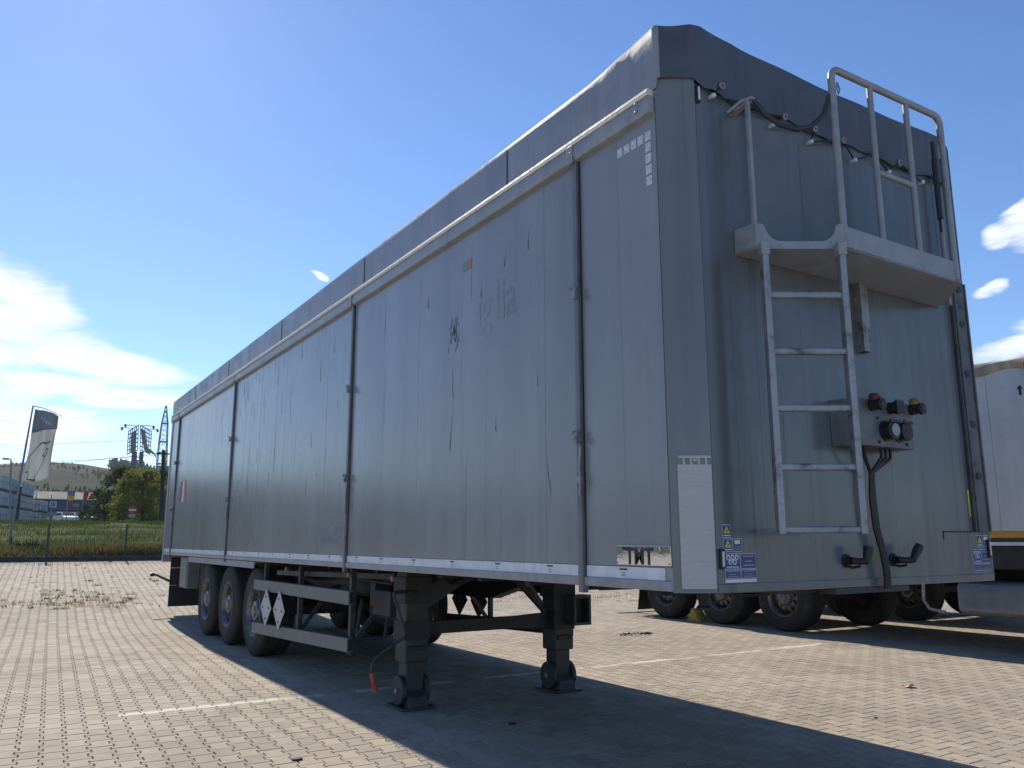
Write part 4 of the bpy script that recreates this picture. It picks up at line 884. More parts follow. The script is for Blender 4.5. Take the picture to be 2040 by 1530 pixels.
# wheel chock
mb = MB(); mb.prism([(6.86,.0),(6.46+.02,.0),(6.62,.10),(6.80,.21)], 'X', 7.62, 7.80)
ck = mb = MB().prism([(7.70,.0),(7.98,.0),(7.86,.22),(7.79,.20)], 'X', 7.60, 7.80)
o = obj('wheel_chock', ck, mat('yellow_chock', (0.50,0.34,0.05), .6, 0, .3, 12, dirt=((0.12,0.10,0.07),.5,.8,9)), bevel=.012); tag(o, 'yellow wheel chock pushed against a tyre of the white trailer', 'wheel chock')

# ------------------------------------------------------------------ small litter on the pavers
def gat(px, py):
    """where a photo pixel meets the yard surface"""
    d = ray(px, py); t = 1.0
    for _ in range(60):
        p = CAM+d*t; h = p[2]-float(ramp(p[1])); t += h/(-d[2]+.071*d[1]*(p[1] > 11.5)+1e-6)*.8
    return CAM+d*t
p = gat(1813, 1370); v = []; f = []
for i in range(5):
    for j in range(4): v.append((p[0]-.06+.03*i+random.gauss(0,.006), p[1]-.03+.022*j+random.gauss(0,.006), .006+abs(random.gauss(.014,.014))))
for i in range(4):
    for j in range(3): f.append((i*4+j,(i+1)*4+j,(i+1)*4+j+1,i*4+j+1))
mbp = MB().add(v, f); o = obj('paper_scrap', mbp, mat('pink_paper',(0.62,0.36,0.30),.7), fix=False); tag(o, 'crumpled pale pink scrap of paper on the sunlit pavers', 'litter')
s_ = o.modifiers.new('thick', 'SOLIDIFY'); s_.thickness = .002
p = gat(1260, 1266); mb = MB()
for k in range(9):
    a = random.uniform(-.4,.4); q = (p[0]-.22+.055*k, p[1]+random.gauss(0,.04), .012); l_ = random.uniform(.08,.2)
    mb.tube([q,(q[0]+l_*math.cos(a)*.6,q[1]+l_*math.sin(a),.02+random.random()*.02),(q[0]+l_*math.cos(a),q[1]+l_*math.sin(a)*1.5,.011)], .008, 5)
o = obj('rubber_shred', mb, M_BLK); tag(o, 'shredded black rubber strip lying on the pavers before the white trailer wheels', 'litter')
for (px_, py_, sx, lab) in ((592,1515,.030,'small dark leaf lying on the sunlit pavers at the shadow edge'),(1745,1431,.016,'dark pebble on the sunlit pavers near the pink paper scrap'),(1020,1293+150,.03,'dark leaf lying in the shadow of the grey trailer')):
    p = gat(px_, py_); mb = MB(); nn = 9
    mb.prism([(p[0]+sx*math.cos(a)*(1+.25*random.random()), p[1]+sx*.45*math.sin(a)) for a in np.linspace(0,2*math.pi,nn+1)[:-1]], 'Z', float(p[2])+.001, float(p[2])+.006+sx*.2)
    o = obj('leaf' if 'leaf' in lab else 'pebble', mb, mat('dark_litter',(0.03,0.022,0.016),.8)); tag(o, lab, 'leaf' if 'leaf' in lab else 'pebble')
# oil stain patches under the near edge of the shadow come with the paver material

# weeds in the joints
def blades(pts, hmin, hmax, wd, spread=.35):
    v = []; f = []
    for (x, y, z) in pts:
        h = random.uniform(hmin, hmax); a = random.uniform(0, 6.283); b = random.uniform(0, 6.283); lx, ly = math.cos(b)*h*spread*random.random(), math.sin(b)*h*spread*random.random()
        cx, cy = math.cos(a)*wd, math.sin(a)*wd; i = len(v)
        v += [(x-cx,y-cy,z),(x+cx,y+cy,z),(x+cx*.6+lx*.4,y+cy*.6+ly*.4,z+h*.6),(x+lx,y+ly,z+h)]; f += [(i,i+1,i+2),(i,i+2,i+3)]
    me = bpy.data.meshes.new('blades'); me.from_pydata(v, [], f); me.update(); return me
def blade_mat(name, a, b):
    m = bpy.data.materials.new(name); m.use_nodes = True; t = NT(m.node_tree); t.n.clear()
    out = t.node('ShaderNodeOutputMaterial'); p = t.node('ShaderNodeBsdfPrincipled'); g = t.node('ShaderNodeNewGeometry')
    c = t.mix(g.outputs['Random Per Island'], (*a,1), (*b,1)); t.set(p, 'Base Color', c); p.inputs['Roughness'].default_value = .8; p.inputs['Specular IOR Level'].default_value = .03
    tr = t.node('ShaderNodeBsdfTranslucent'); t.set(tr, 'Color', c); mx = t.node('ShaderNodeMixShader', inp={0: .45}); t.l.new(p.outputs[0], mx.inputs[1]); t.l.new(tr.outputs[0], mx.inputs[2]); t.l.new(mx.outputs[0], out.inputs[0])
    return m
dry, grn = [], []
def tuft(px_, py_, n_, rad, lst, sx=1.0):
    p = gat(px_, py_)
    for _ in range(n_):
        x = p[0]+random.gauss(0, rad*sx); y = p[1]+random.gauss(0, rad); lst.append((x, y, float(ramp(y))-.004))
for k in range(70):
    px_ = random.uniform(-40, 255); tuft(px_, 1203+random.gauss(0,3.5), random.randint(5,16), .05, dry if random.random() < .8 else grn)
for k in range(75):
    tuft(random.uniform(80,275), random.gauss(1192,9), random.randint(6,16), .035, grn if random.random() < .65 else dry)
for (a, b) in ((178,1158),(305,1157),(300,1155),(310,1158),(165,1119),(153,1127),(220,1120),(100,1127),(90,1124),(80,1126),(115,1177),(150,1177),(35,1117),(62,1212),(10,1210),(110,1214),(130,1213),(210,1196),(250,1192),(260,1194),(325,1187),(200,1185),(195,1167)):
    tuft(a, b, random.randint(14,34), .04, grn)
for k in range(60): tuft(random.uniform(0,320), random.uniform(1112,1118), random.randint(4,12), .05, grn)
for k in range(60): tuft(random.uniform(-20,330), random.uniform(1120,1215), 5, .02, dry if random.random() < .5 else grn)
for k in range(120):                                                        # strip of dry weeds seen under the grey trailer, towards the white one
    tuft(random.uniform(930,1290), random.gauss(1188,6), random.randint(5,14), .06, dry if random.random() < .75 else grn)
o = obj('dry_weeds', blades(dry, .015, .06, .006), blade_mat('dry_blade', (0.36,0.27,0.14), (0.24,0.18,0.08)), kind='stuff'); o['label'] = 'dry yellow weeds sprouting from the paver joints'; o['category'] = 'weeds'
o = obj('green_weeds', blades(grn, .015, .065, .006), blade_mat('green_blade', (0.05,0.065,0.022), (0.085,0.085,0.03)), kind='stuff'); o['label'] = 'small dark green weeds in the paver joints'; o['category'] = 'weeds'

# ------------------------------------------------------------------ kerb, mesh fence, grass bank
KY = 23.52; kz = float(ramp(23.5))
mb = MB(); mb.box(-60, 70, KY, KY+.14, kz-.15, kz+.13); o = obj('kerb', mb, mat('dark_kerb',(0.05,0.055,0.05),.9,0,.4,5,.4,20)); o['kind'] = 'structure'  # one dark grey-green tone over the whole kerb, mottled by noise
M_FENCE = mat('fence_green', (0.03, 0.055, 0.04), .5, 0, .2, 9)
F = empty('mesh_fence', (0, KY+.2, kz)); tag(F, 'dark green wire mesh fence along the kerb at the back of the yard', 'fence')
fz0, fz1 = kz+.12, kz+.98
panel = MB()
for k in range(39): x = .025+k*.05; panel.box(x-.004,x+.004,-.004,.004,fz0,fz1)
for z in (fz0+.06, fz0+.24, fz0+.43, fz0+.62, fz1-.05): panel.box(.0,1.93,.003,.008,z-.004,z+.004)
panel_me = panel.mesh('mesh_panel'); panel_me.materials.append(M_FENCE)
pst = MB().box(-.028,.028,-.028,.028,kz-.1,fz1+.05); post_me = pst.mesh('post'); post_me.materials.append(M_FENCE)
for k in range(-8, 16):
    x = -1.34+1.985*k
    a = bpy.data.objects.new('post', post_me); COL.objects.link(a); a.parent = F; a.location = Vector((x,KY+.2,0))-F.location
    a = bpy.data.objects.new('mesh_panel', panel_me); COL.objects.link(a); a.parent = F; a.location = Vector((x+.03,KY+.2,0))-F.location
pts = []
for _ in range(52000):
    y = 23.75+19.5*random.random()**1.2; x = random.uniform(-3.5-(y-23)*.25, 6+(y-23)*.75)
    g = math.sin(x*.8+y*.3)*math.sin(y*.9-x*.2)
    if random.random() < .55+.45*g: pts.append((x, y, float(land(x,y))-.02))
tall = [q for q in pts if (q[1] < 26.5 and random.random() < .5) or q[1] > 36]; low = [q for q in pts if not (q[1] < 26.5 and random.random() < .5)]
o = obj('grass', blades(low, .06, .20, .015, .6), blade_mat('grass_blade', (0.05,0.08,0.018), (0.10,0.12,0.035)), kind='stuff'); o['label'] = 'rough green grass on the bank behind the fence'; o['category'] = 'grass'
br = [(random.gauss(1.2,1.2), random.uniform(23.8,25.2)) for _ in range(2600)]+[(random.uniform(-4,9), random.uniform(23.8,24.4)) for _ in range(1500)]
o = obj('dry_brush', blades([(x,y,float(land(x,y))-.02) for x,y in br], .15, .50, .012, .6), blade_mat('brush_blade', (0.16,0.11,0.05), (0.08,0.085,0.03)), kind='stuff'); o['label'] = 'brown dry brush growing through the foot of the fence'; o['category'] = 'brush'
cr_ = [(random.uniform(-8,22), random.uniform(40,43.5)) for _ in range(9000)]
o = obj('tall_grass', blades([(x,y,float(land(x,y))-.02) for x,y in cr_], .08, .24, .018, .6), blade_mat('tall_blade', (0.04,0.06,0.018), (0.09,0.10,0.03)), kind='stuff'); o['label'] = 'tall dark grass along the crest of the bank'; o['category'] = 'grass'

# ------------------------------------------------------------------ banner on its pole
FY = 33.0; b0 = at(20.6,1069,FY); b1 = at(66,808,FY); arm = at(124,830,FY); bz = float(land(b0[0],FY))
B = empty('banner_flag', (b0[0], FY, bz)); tag(B, 'white banner with navy top and line drawing on a tall pole behind the fence', 'flag')
M_POLE = mat('pole_grey', (0.22,0.23,0.25), .5, .2)
mb = MB(); mb.tube([(b0[0],FY,bz-.1),((b0[0]+b1[0])/2-.01,FY,(bz+b1[2])/2),(b1[0],FY,b1[2])], [.05,.042,.028], 10); obj('pole', mb, M_POLE, B, smooth=True)
mb = MB(); mb.tube([(b1[0],FY,b1[2]-.01),(b1[0]+.35,FY-.02,b1[2]-.07),(b1[0]+.75,FY-.03,b1[2]-.22),(arm[0],FY-.03,arm[2])], [.02,.016,.012,.008], 7); obj('arm', mb, M_POLE, B, smooth=True)
# cloth as a (u,v) surface through picture points; wind gives it depth
Lp = [(70,815),(64,851),(58,895),(49,935),(40,961)]; Rp = [(117,829),(115,850),(111,862),(103,905),(97,953)]
Lw = np.array([at(*q, FY) for q in Lp]); Rw = np.array([at(*q, FY) for q in Rp]); tk = np.linspace(0, 1, 5)
def cloth(u, v):
    l_ = np.array([np.interp(v, tk, Lw[:,k]) for k in range(3)]); r_ = np.array([np.interp(v, tk, Rw[:,k]) for k in range(3)])
    p = l_*(1-u)+r_*u; top = -.09*math.sin(u*math.pi)*(1-v)**3; sag = -.10*math.sin(u*math.pi)*max(0,v-.75)*4*u
    return (p[0], p[1]+.12*math.sin(u*7+v*3)*(.3+u)+.05*math.sin(u*13-v*5)+.10*u*math.sin(v*6), p[2]-top*.6+sag)
NU, NVV = 26, 44; VSPLIT = .305
def cloth_part(name, v0, v1, nv_, material, parent):
    v = [cloth(i/NU, v0+(v1-v0)*j/nv_) for j in range(nv_+1) for i in range(NU+1)]
    f = [(j*(NU+1)+i, j*(NU+1)+i+1, (j+1)*(NU+1)+i+1, (j+1)*(NU+1)+i) for j in range(nv_) for i in range(NU)]
    o = obj(name, MB().add(v, f), material, parent, smooth=True, fix=False); s_ = o.modifiers.new('thick','SOLIDIFY'); s_.thickness = .004; return o
cl_o = cloth_part('cloth', VSPLIT+.012, 1.0, 34, blade_mat('white_cloth',(0.62,0.62,0.60),(0.66,0.66,0.64)), B)
cloth_part('cloth', 0.0, VSPLIT, 14, blade_mat('navy_cloth',(0.29,0.315,0.37),(0.30,0.325,0.385)), B)
cloth_part('cloth', VSPLIT, VSPLIT+.012, 1, M_RED, B)
def cloth_line(uv, wd, material, name):
    pts = []
    for a, b in zip(uv[:-1], uv[1:]):
        for k in range(6): pts.append((a[0]+(b[0]-a[0])*k/6, a[1]+(b[1]-a[1])*k/6))
    pts.append(uv[-1]); v = []; f = []
    for i, (u, vv) in enumerate(pts):
        q0 = np.array(pts[max(0,i-1)]); q1 = np.array(pts[min(len(pts)-1,i+1)]); d = q1-q0; d = d/np.linalg.norm(d+1e-9); nn = np.array([-d[1]*.5, d[0]*1.0])*wd
        for sgn in (-1, 1):
            c = cloth(min(1,max(0,u+sgn*nn[0]*1.6)), min(1,max(0,vv+sgn*nn[1]*.8))); v.append((c[0], c[1]-.012, c[2]))
    for i in range(len(pts)-1): f.append((2*i,2*i+1,2*i+3,2*i+2))
    obj(name, MB().add(v, f), material, cl_o, fix=False)
M_LINE = mat('drawn_line', (0.06,0.07,0.10), .8)
cloth_line([(.02,.63),(.22,.57),(.38,.535),(.52,.53),(.60,.55),(.72,.57),(.84,.565)], .011, M_LINE, 'drawn_line')
cloth_line([(.66,.67),(.62,.70),(.70,.725),(.80,.70),(.82,.65),(.72,.64),(.70,.68)], .009, M_LINE, 'drawn_line')
cloth_line([(.74,.72),(.66,.80),(.55,.88),(.45,.95),(.52,.985)], .010, M_LINE, 'drawn_line')
cloth_line([(.05,.82),(.18,.84),(.22,.93),(.20,.965),(.52,.985)], .012, M_LINE, 'drawn_line')
cloth_line([(.10,.64),(.13,.70),(.16,.78)], .007, M_LINE, 'drawn_line')
for k, (u, vv) in enumerate(((.30,.12),(.40,.15),(.50,.18),(.60,.20),(.70,.21))):
    cloth_line([(u,vv-.012),(u+.05,vv+.01)], .02, mat('pale_print',(0.62,0.64,0.68),.8), 'faded_print')

# ------------------------------------------------------------------ far things, each standing on the land
def stand(px_, Y): p = at(px_, 1047, Y); return p[0], float(land(p[0], Y))
# blue building
bx0, bx1, BY = 2.42, 10.39, 140.0; bzb = float(land(6,BY)); ez, rz = 7.6, 8.75
BL = empty('blue_building', ((bx0+bx1)/2, BY+3.5, bzb)); tag(BL, 'two storey blue building with pale roof and red outside stair beyond the fence', 'building')
M_BW = mat('blue_wall', (0.035,0.06,0.16), .7, 0, .1, .4); M_ROOF = mat('pale_roof', (0.30,0.28,0.24), .9, 0, .15, .6, spec=.1)
mb = MB(); mb.box(bx0, bx1, BY, BY+7, bzb-.2, ez); obj('wall', mb, M_BW, BL)
mb = MB(); mb.add([(bx0-.2,BY-.35,ez-.05),(bx1+.2,BY-.35,ez-.05),(bx1+.2,BY+3.5,rz+.05),(bx0-.2,BY+3.5,rz+.05),(bx0-.2,BY+7.3,ez-.05),(bx1+.2,BY+7.3,ez-.05),(bx0-.2,BY-.35,ez+.1),(bx1+.2,BY-.35,ez+.1),(bx1+.2,BY+3.5,rz+.2),(bx0-.2,BY+3.5,rz+.2),(bx0-.2,BY+7.3,ez+.1),(bx1+.2,BY+7.3,ez+.1)],
        [(0,1,2,3),(3,2,5,4),(6,7,8,9),(9,8,11,10),(0,1,7,6),(1,2,8,7),(2,5,11,8),(0,3,9,6),(3,4,10,9),(4,5,11,10)]); rf_ = obj('roof', mb, M_ROOF, BL)
for k in range(26):
    x = bx0+.1+k*.305; mb = MB(); mb.add([(x,BY-.36,ez+.10),(x+.05,BY-.36,ez+.10),(x+.05,BY+3.45,rz+.25),(x,BY+3.45,rz+.25),(x,BY-.36,ez+.14),(x+.05,BY-.36,ez+.14),(x+.05,BY+3.45,rz+.29),(x,BY+3.45,rz+.29)], [(0,1,2,3),(4,5,6,7),(0,1,5,4),(1,2,6,5),(2,3,7,6),(3,0,4,7)]); obj('roof_rib', mb, M_ROOF, rf_)
mb = MB(); mb.tube([(bx0+.15,BY+.5,7.8),(bx0+.15,BY+.5,8.95)], .12, 8); obj('chimney', mb, M_WHITE, rf_)
M_GLASS = mat('window_glass', (0.05,0.07,0.08), .1, 0, .1)
for (px0, px1, py0, py1) in ((72,84,1000,1009),(100,112,999,1011),(143,159,1001,1011)):
    a = at(px0,py0,BY-.05); b = at(px1,py1,BY-.05); mb = MB(); mb.box(a[0],b[0],BY-.06,BY+.02,b[2],a[2]); wn = obj('window', mb, M_WHITE if px0 < 140 else M_DARK2, BL)
    mb = MB(); mb.box(a[0]+.12,b[0]-.12,BY-.075,BY-.0605,b[2]+.12,a[2]-.12); obj('pane', mb, M_GLASS, wn)
for (px0, px1, py) in ((115,150,1015),(122,150,1020),(126,150,1025),(128,150,1030),(130,150,1034)):
    a = at(px0,py,BY-1.2); b = at(px1,py,BY-1.2); mb = MB(); mb.box(a[0],b[0],BY-1.3,BY-.002,a[2]-.06,a[2]+.08); obj('stair_rail', mb, mat('red_steel',(0.30,0.07,0.05),.6), BL)
mb = MB(); a = at(150,1047,BY-1); mb.box(a[0]-.08,a[0]+.08,BY-1.3,BY-1.14,bzb-.2,6.2); obj('stair_post', mb, mat('red_steel',(0.3,.07,.05)), BL)
# grey shed and dark open lean-to
sx0, sx1 = at(80,1047,118)[0], at(124,1047,118)[0]; sz = float(land(3,118))
SH = empty('grey_shed', ((sx0+sx1)/2,119.5,sz)); tag(SH, 'low grey corrugated shed in front of the blue building', 'shed')
mb = MB(); mb.box(sx0,sx1,118,121,sz-.2,at(100,1020,118)[2]); obj('wall', mb, mat('shed_grey',(0.17,0.19,0.21),.7,0,.1,2), SH)
for k in range(int((sx1-sx0)/.3)):
    mb = MB(); x = sx0+.12+k*.3; mb.box(x,x+.07,117.95,117.999,sz-.2,at(100,1020,118)[2]-.02); obj('rib', mb, mat('shed_grey',(0.17,.19,.21)), SH)
mb = MB(); a = at(76,1031,116); b = at(97,1029,116); mb.box(a[0],b[0],115.2,117.9,a[2]-.12,a[2]); mb.box(a[0],a[0]+.1,115.2,115.3,sz-.2,a[2]-.12); mb.box(b[0]-.1,b[0],115.2,115.3,sz-.2,a[2]-.12); obj('lean_to', mb, M_WHITE, SH)
mb = MB(); mb.box(a[0]+.1,b[0]-.1,117.7,117.94,sz-.2,a[2]-.2); obj('opening', mb, M_BLK, SH)
# pallets of blocks, three high, in a long row
M_PAL = mat('wrapped_blocks', (0.40,0.42,0.45), .6, 0, .3, 1.3, .2, 6, spec=.2); M_WOOD = mat('pallet_wood', (0.13,0.10,0.07), .9, 0, .2, 4)
def pallet_proto():
    R_ = empty('block_pallet', (0,0,0))
    mb = MB()
    for k in range(3): mb.box(-.55,.55,-.5+.43*k,-.36+.43*k,0,.10)
    mb.box(-.58,.58,-.54,.54,.10,.13); obj('base', mb, M_WOOD, R_)
    for i in range(4):
        for j in range(2):
            mb = MB(); mb.box(-.57+.287*i,-.57+.287*i+.245,-.52,.52,.135+.50*j,.135+.50*j+.475); obj('block_stack', mb, M_PAL, R_, bevel=.02)
    return R_
proto = pallet_proto(); first = True
q0 = np.array([at(-24,1047,66.0)[0], 66.0]); q1 = np.array([at(62,1047,84.0)[0]-.55, 84.0]); dv = q1-q0; Ln = np.linalg.norm(dv); ang = math.atan2(dv[1], dv[0])
nrow = int(Ln/1.28)
for k in range(nrow):
    if k == nrow//2: continue
    for z in range(3):
        o = proto if first else copy_tree(proto); first = False
        c = q0+dv*((k+.5)/nrow); o.location = (c[0], c[1], float(land(c[0],c[1]))-.02+z*1.165); o.rotation_euler = (0,0,ang+random.gauss(0,.02))
        tag(o, ('pallet of grey wrapped blocks at the bottom of the three-high row by the banner pole','pallet of grey wrapped blocks in the middle layer of the three-high row','pallet of grey wrapped blocks on top of the three-high row')[z], 'pallet', 'block pallets stacked three high, '+('lowest','middle','top')[z]+' layer')
for k in range(3):
    for z in range(2):
        o = copy_tree(proto); x = at(66+6*k,1047,92+1.5*k)[0]; o.location = (x, 92+1.5*k, float(land(x,92))-.02+z*1.165); o.rotation_euler = (0,0,.1)
        tag(o, ('bottom pallet of grey wrapped blocks in the two-high stack beside the blue building','upper pallet of grey wrapped blocks in the two-high stack beside the blue building')[z], 'pallet', 'block pallets stacked two high, '+('lower','upper')[z])
# dark post standing at the middle of the row
p = at(30,1047,72); mb = MB(); mb.box(p[0]-.18,p[0]+.18,71.8,72.1,float(land(p[0],72))-.2,at(31,968,72)[2]); o = obj('site_post', mb, M_DARK2, bevel=.02); tag(o, 'dark square post in the gap of the pallet row', 'post')
# pennants
def pennant(pxt, pyt, pxb, Y, bands, label, pts):
    t_ = at(pxt, pyt, Y); x, z = stand(pxb, Y); R_ = empty('pennant_flag', (x, Y, z)); tag(R_, label, 'flag')
    mb = MB(); mb.tube([(x,Y,z-.1),(t_[0],Y,t_[2])], [.06,.04], 8); obj('pole', mb, M_POLE, R_)
    for (poly, mm) in zip(pts, bands):
        w3 = [at(a, b, Y-.1) for a, b in poly]; mb = MB(); nn = len(w3)
        mb.add([tuple(q) for q in w3]+[(q[0],q[1]+.06,q[2]) for q in w3], [tuple(range(nn)), tuple(range(2*nn-1,nn-1,-1))]+[(i,nn+i,nn+(i+1)%nn,(i+1)%nn) for i in range(nn)]); obj('cloth', mb, mm, R_)
M_PUR = mat('faded_purple', (0.20,0.16,0.27), .8); M_YF = mat('flag_yellow', (0.62,0.42,0.06), .8); M_RF = mat('flag_red', (0.50,0.06,0.05), .8)
pennant(136,974,131,100,(M_PUR,M_YF,M_RF),'purple, yellow and red pennant on a pole before the blue building',[[(136,978),(150,978),(149,988),(136,987)],[(136,987),(149,988),(146,998),(137,997)],[(137,997),(146,998),(142,1007),(139,1006)]])
pennant(168,976,161,100,(M_RF,M_YF),'red pennant with yellow mark on a pole before the blue building',[[(168,977),(178,980),(174,994),(171,1005),(166,1004)],[(171,983),(175,984),(174,988),(171,987)]])
# cars
def car(px_, Y, rot, col, label):
    x, z = stand(px_, Y); R_ = empty('parked_car', (x,Y,z)); R_.rotation_euler = (0,0,0); tag(R_, label, 'car')
    m_ = mat('car_'+label[:6].replace(' ','_'), col, .25, .1, .05)
    mb = MB(); prof = [(-2.1,.35),(-2.15,.65),(-1.95,.82),(-1.1,.95),(-.4,1.42),(.9,1.46),(1.6,1.02),(2.05,.95),(2.15,.6),(2.1,.35)]
    mb.prism(prof, 'X', -.85, .85); 
    b = obj('body', mb, m_, R_, bevel=.08); b.location = (0,0,0)
    mb = MB(); mb.add([(-.7,-1.10,.97),(.7,-1.10,.97),(.62,-.46,1.37),(-.62,-.46,1.37),(-.7,-1.14,.99),(.7,-1.14,.99),(.62,-.50,1.39),(-.62,-.50,1.39)], [(0,1,2,3),(4,5,6,7),(0,1,5,4),(1,2,6,5),(2,3,7,6),(3,0,4,7)]); b2 = obj('windscreen', mb, M_GLASS, R_); b2.location = (0,0,0)
    for s_ in (-1, 1):
        mb = MB(); mb.prism([(-.95,1.0),(-.40,1.36),(.85,1.38),(1.35,1.02)], 'X', *sorted((s_*.845,s_*.86))); b3 = obj('side_window', mb, M_GLASS, R_); b3.location = (0,0,0)
        mb = MB(); mb.box(*sorted((s_*.45,s_*.75)),-2.17,-2.12,.62,.76); b4 = obj('headlight', mb, M_LENS, R_); b4.location = (0,0,0)
        for y in (-1.35, 1.35):
            mb = MB(); mb.lathe([(s_*.66,0),(s_*.66,.32),(s_*.86,.32),(s_*.865,.2),(s_*.865,0)], c=(0,y,.32), n=18); b5 = obj('wheel', mb, M_RUB, R_); b5.location = (0,0,0)
    R_.rotation_euler = (0,0,rot)
car(130, 112, .25, (0.62,0.63,0.64), 'white car parked by the pennant poles')
car(164, 116, .5, (0.05,0.09,0.16), 'dark blue car parked below the red pennant')
# no-entry sign
c = at(264,1016,68); x, z = c[0], float(land(c[0],68)); R_ = empty('no_entry_sign', (x,68,z)); tag(R_, 'round red no entry sign with white bar on a grey post before the trees', 'sign')
mb = MB(); mb.tube([(x,68.03,z-.1),(x,68.03,c[2]+.35)], .035, 8); obj('post', mb, M_POLE, R_)
mb = MB(); mb.lathe([(68.0,0),(68.0,.30),(67.975,.30),(67.975,0)], axis='Y', c=(x,0,c[2]), n=28); obj('disc', mb, mat('sign_red',(0.42,0.05,0.05),.5), R_)
mb = MB(); mb.box(x-.25,x+.25,67.962,67.974,c[2]-.055,c[2]+.055); obj('bar', mb, M_WHITE, R_)
mb = MB(); mb.box(x-.24,x+.24,67.98,68.0,c[2]-.56,c[2]-.34); obj('plate', mb, M_GALV, R_)
# billboard frames in a V on two legs
YB = 110; R_ = empty('billboard', (at(268,1047,YB)[0], YB, float(land(11.5,YB)))); tag(R_, 'bare steel V billboard frame on tall legs with torn sheet, behind the trees', 'billboard')
M_BB = mat('billboard_steel', (0.16,0.17,0.19), .6, .2)
def P3(px_, py_, dy=0.0): q = at(px_, py_, YB+dy); return (q[0], q[1], q[2])
lg = MB(); lg.tube([(P3(258,1047)[0],YB,float(land(11,YB))-.2), P3(268,900)], .32, 8); obj('leg', lg, M_BB, R_); lg = MB(); lg.tube([(P3(279,1047)[0],YB+1.5,float(land(11,YB))-.2), P3(282,900,1.5)], .26, 8); obj('leg', lg, M_BB, R_)
mb = MB()
for py_ in (912, 917, 935, 945, 955): mb.beam(P3(267,py_), P3(282,py_,1.5), .1, .12)
obj('ladder', mb, M_BB, R_)
def face(c00, c10, c01, c11, dn, df, nx_, nz_):
    mb = MB(); g = lambda u, v_: tuple(np.array(P3(c00[0]*(1-u)*(1-v_)+c10[0]*u*(1-v_)+c01[0]*(1-u)*v_+c11[0]*u*v_, c00[1]*(1-u)*(1-v_)+c10[1]*u*(1-v_)+c01[1]*(1-u)*v_+c11[1]*u*v_, dn+(df-dn)*u)))
    for i in range(nx_+1): mb.beam(g(i/nx_,0), g(i/nx_,1), .09, .09)
    for j in range(nz_+1): mb.beam(g(0,j/nz_), g(1,j/nz_), .09, .09)
    obj('frame', mb, M_BB, R_); return g
gl = face((276,847),(256,859),(274,897),(253,905), 0, 3.2, 5, 6); gr_ = face((280,847),(302,860),(279,897),(299,903), 0, 3.2, 5, 6)
def sheet(g, u0, u1, v0, v1, sway=0):
    n1, n2 = 4, 8; v = [tuple(np.array(g(u0+(u1-u0)*i/n1+sway*(j/n2)**2, v0+(v1-v0)*j/n2))+np.array([0,-.12-.05*math.sin(i*2+j),0])) for j in range(n2+1) for i in range(n1+1)]
    o = obj('torn_sheet', MB().add(v, [(j*(n1+1)+i, j*(n1+1)+i+1, (j+1)*(n1+1)+i+1, (j+1)*(n1+1)+i) for j in range(n2) for i in range(n1)]), mat('torn_sheet',(0.27,0.25,0.22),.9,0,.2,1), R_, fix=False); s_ = o.modifiers.new('t','SOLIDIFY'); s_.thickness = .02
sheet(gl, .25, .72, .15, .98); sheet(gr_, .02, .45, .12, 1.05, .55)
mb = MB(); mb.tube([P3(296,897),P3(303,901),P3(308,905),P3(311,912)], [.25,.16,.1,.05], 6); obj('torn_sheet', mb, mat('torn_sheet',(0.27,.25,.22)), R_)
for (a, b) in (((274,849),(250,846)),((268,853),(243,852)),((284,848),(306,849)),((290,854),(314,856))):
    mb = MB(); mb.tube([P3(*a),P3(*b,-1.0)], .05, 5); mb.tube([P3(*b,-1.0),P3(b[0],b[1]+4,-1.2)], .14, 6); obj('lamp_arm', mb, M_BB, R_)
# lattice mast
YM = 200; R_ = empty('lattice_mast', (at(322,1047,YM)[0], YM, float(land(28,150))+1)); tag(R_, 'tall tapering steel lattice mast rising beside the rear of the grey trailer', 'mast')
zs_ = [float(land(28,150)), 12, 18.9, 24.0, 28.3, 32.5]; xc = [at(px_,1,YM)[0] for px_ in (318,)]; cx = [at(p_[0],p_[1],YM)[0] for p_ in ((322,1040),(322,985),(322,925),(325,880),(328,846),(331,808))]; hw = [1.35,1.2,1.0,.85,.65,.08]
M_LAT = mat('lattice_steel', (0.20,0.20,0.25), .6, .2)
mb = MB(); br_ = MB()
def lat(q): q = max(0,min(q,len(zs_)-1)); return np.interp(q, range(len(zs_)), zs_), np.interp(q, range(len(zs_)), cx), np.interp(q, range(len(zs_)), hw)
def cornr(q, k): z, x, h = lat(q); sx_, sy_ = ((-1,-1),(1,-1),(1,1),(-1,1))[k]; return (x+sx_*h, YM+sy_*h, z)
for k in range(4):
    for q in np.arange(0, 5, .5): mb.beam(cornr(q,k), cornr(q+.5,k), .16, .16)
    for q in np.arange(0, 5, .25):
        br_.beam(cornr(q,k), cornr(q+.25,(k+1)%4), .08, .08); br_.beam(cornr(q,(k+1)%4), cornr(q+.25,k), .08, .08)
    for q in (1,2,2.5,3,4): br_.beam(cornr(q,k), cornr(q,(k+1)%4), .18, .18)
obj('legs', mb, M_LAT, R_); obj('bracing', br_, M_LAT, R_)
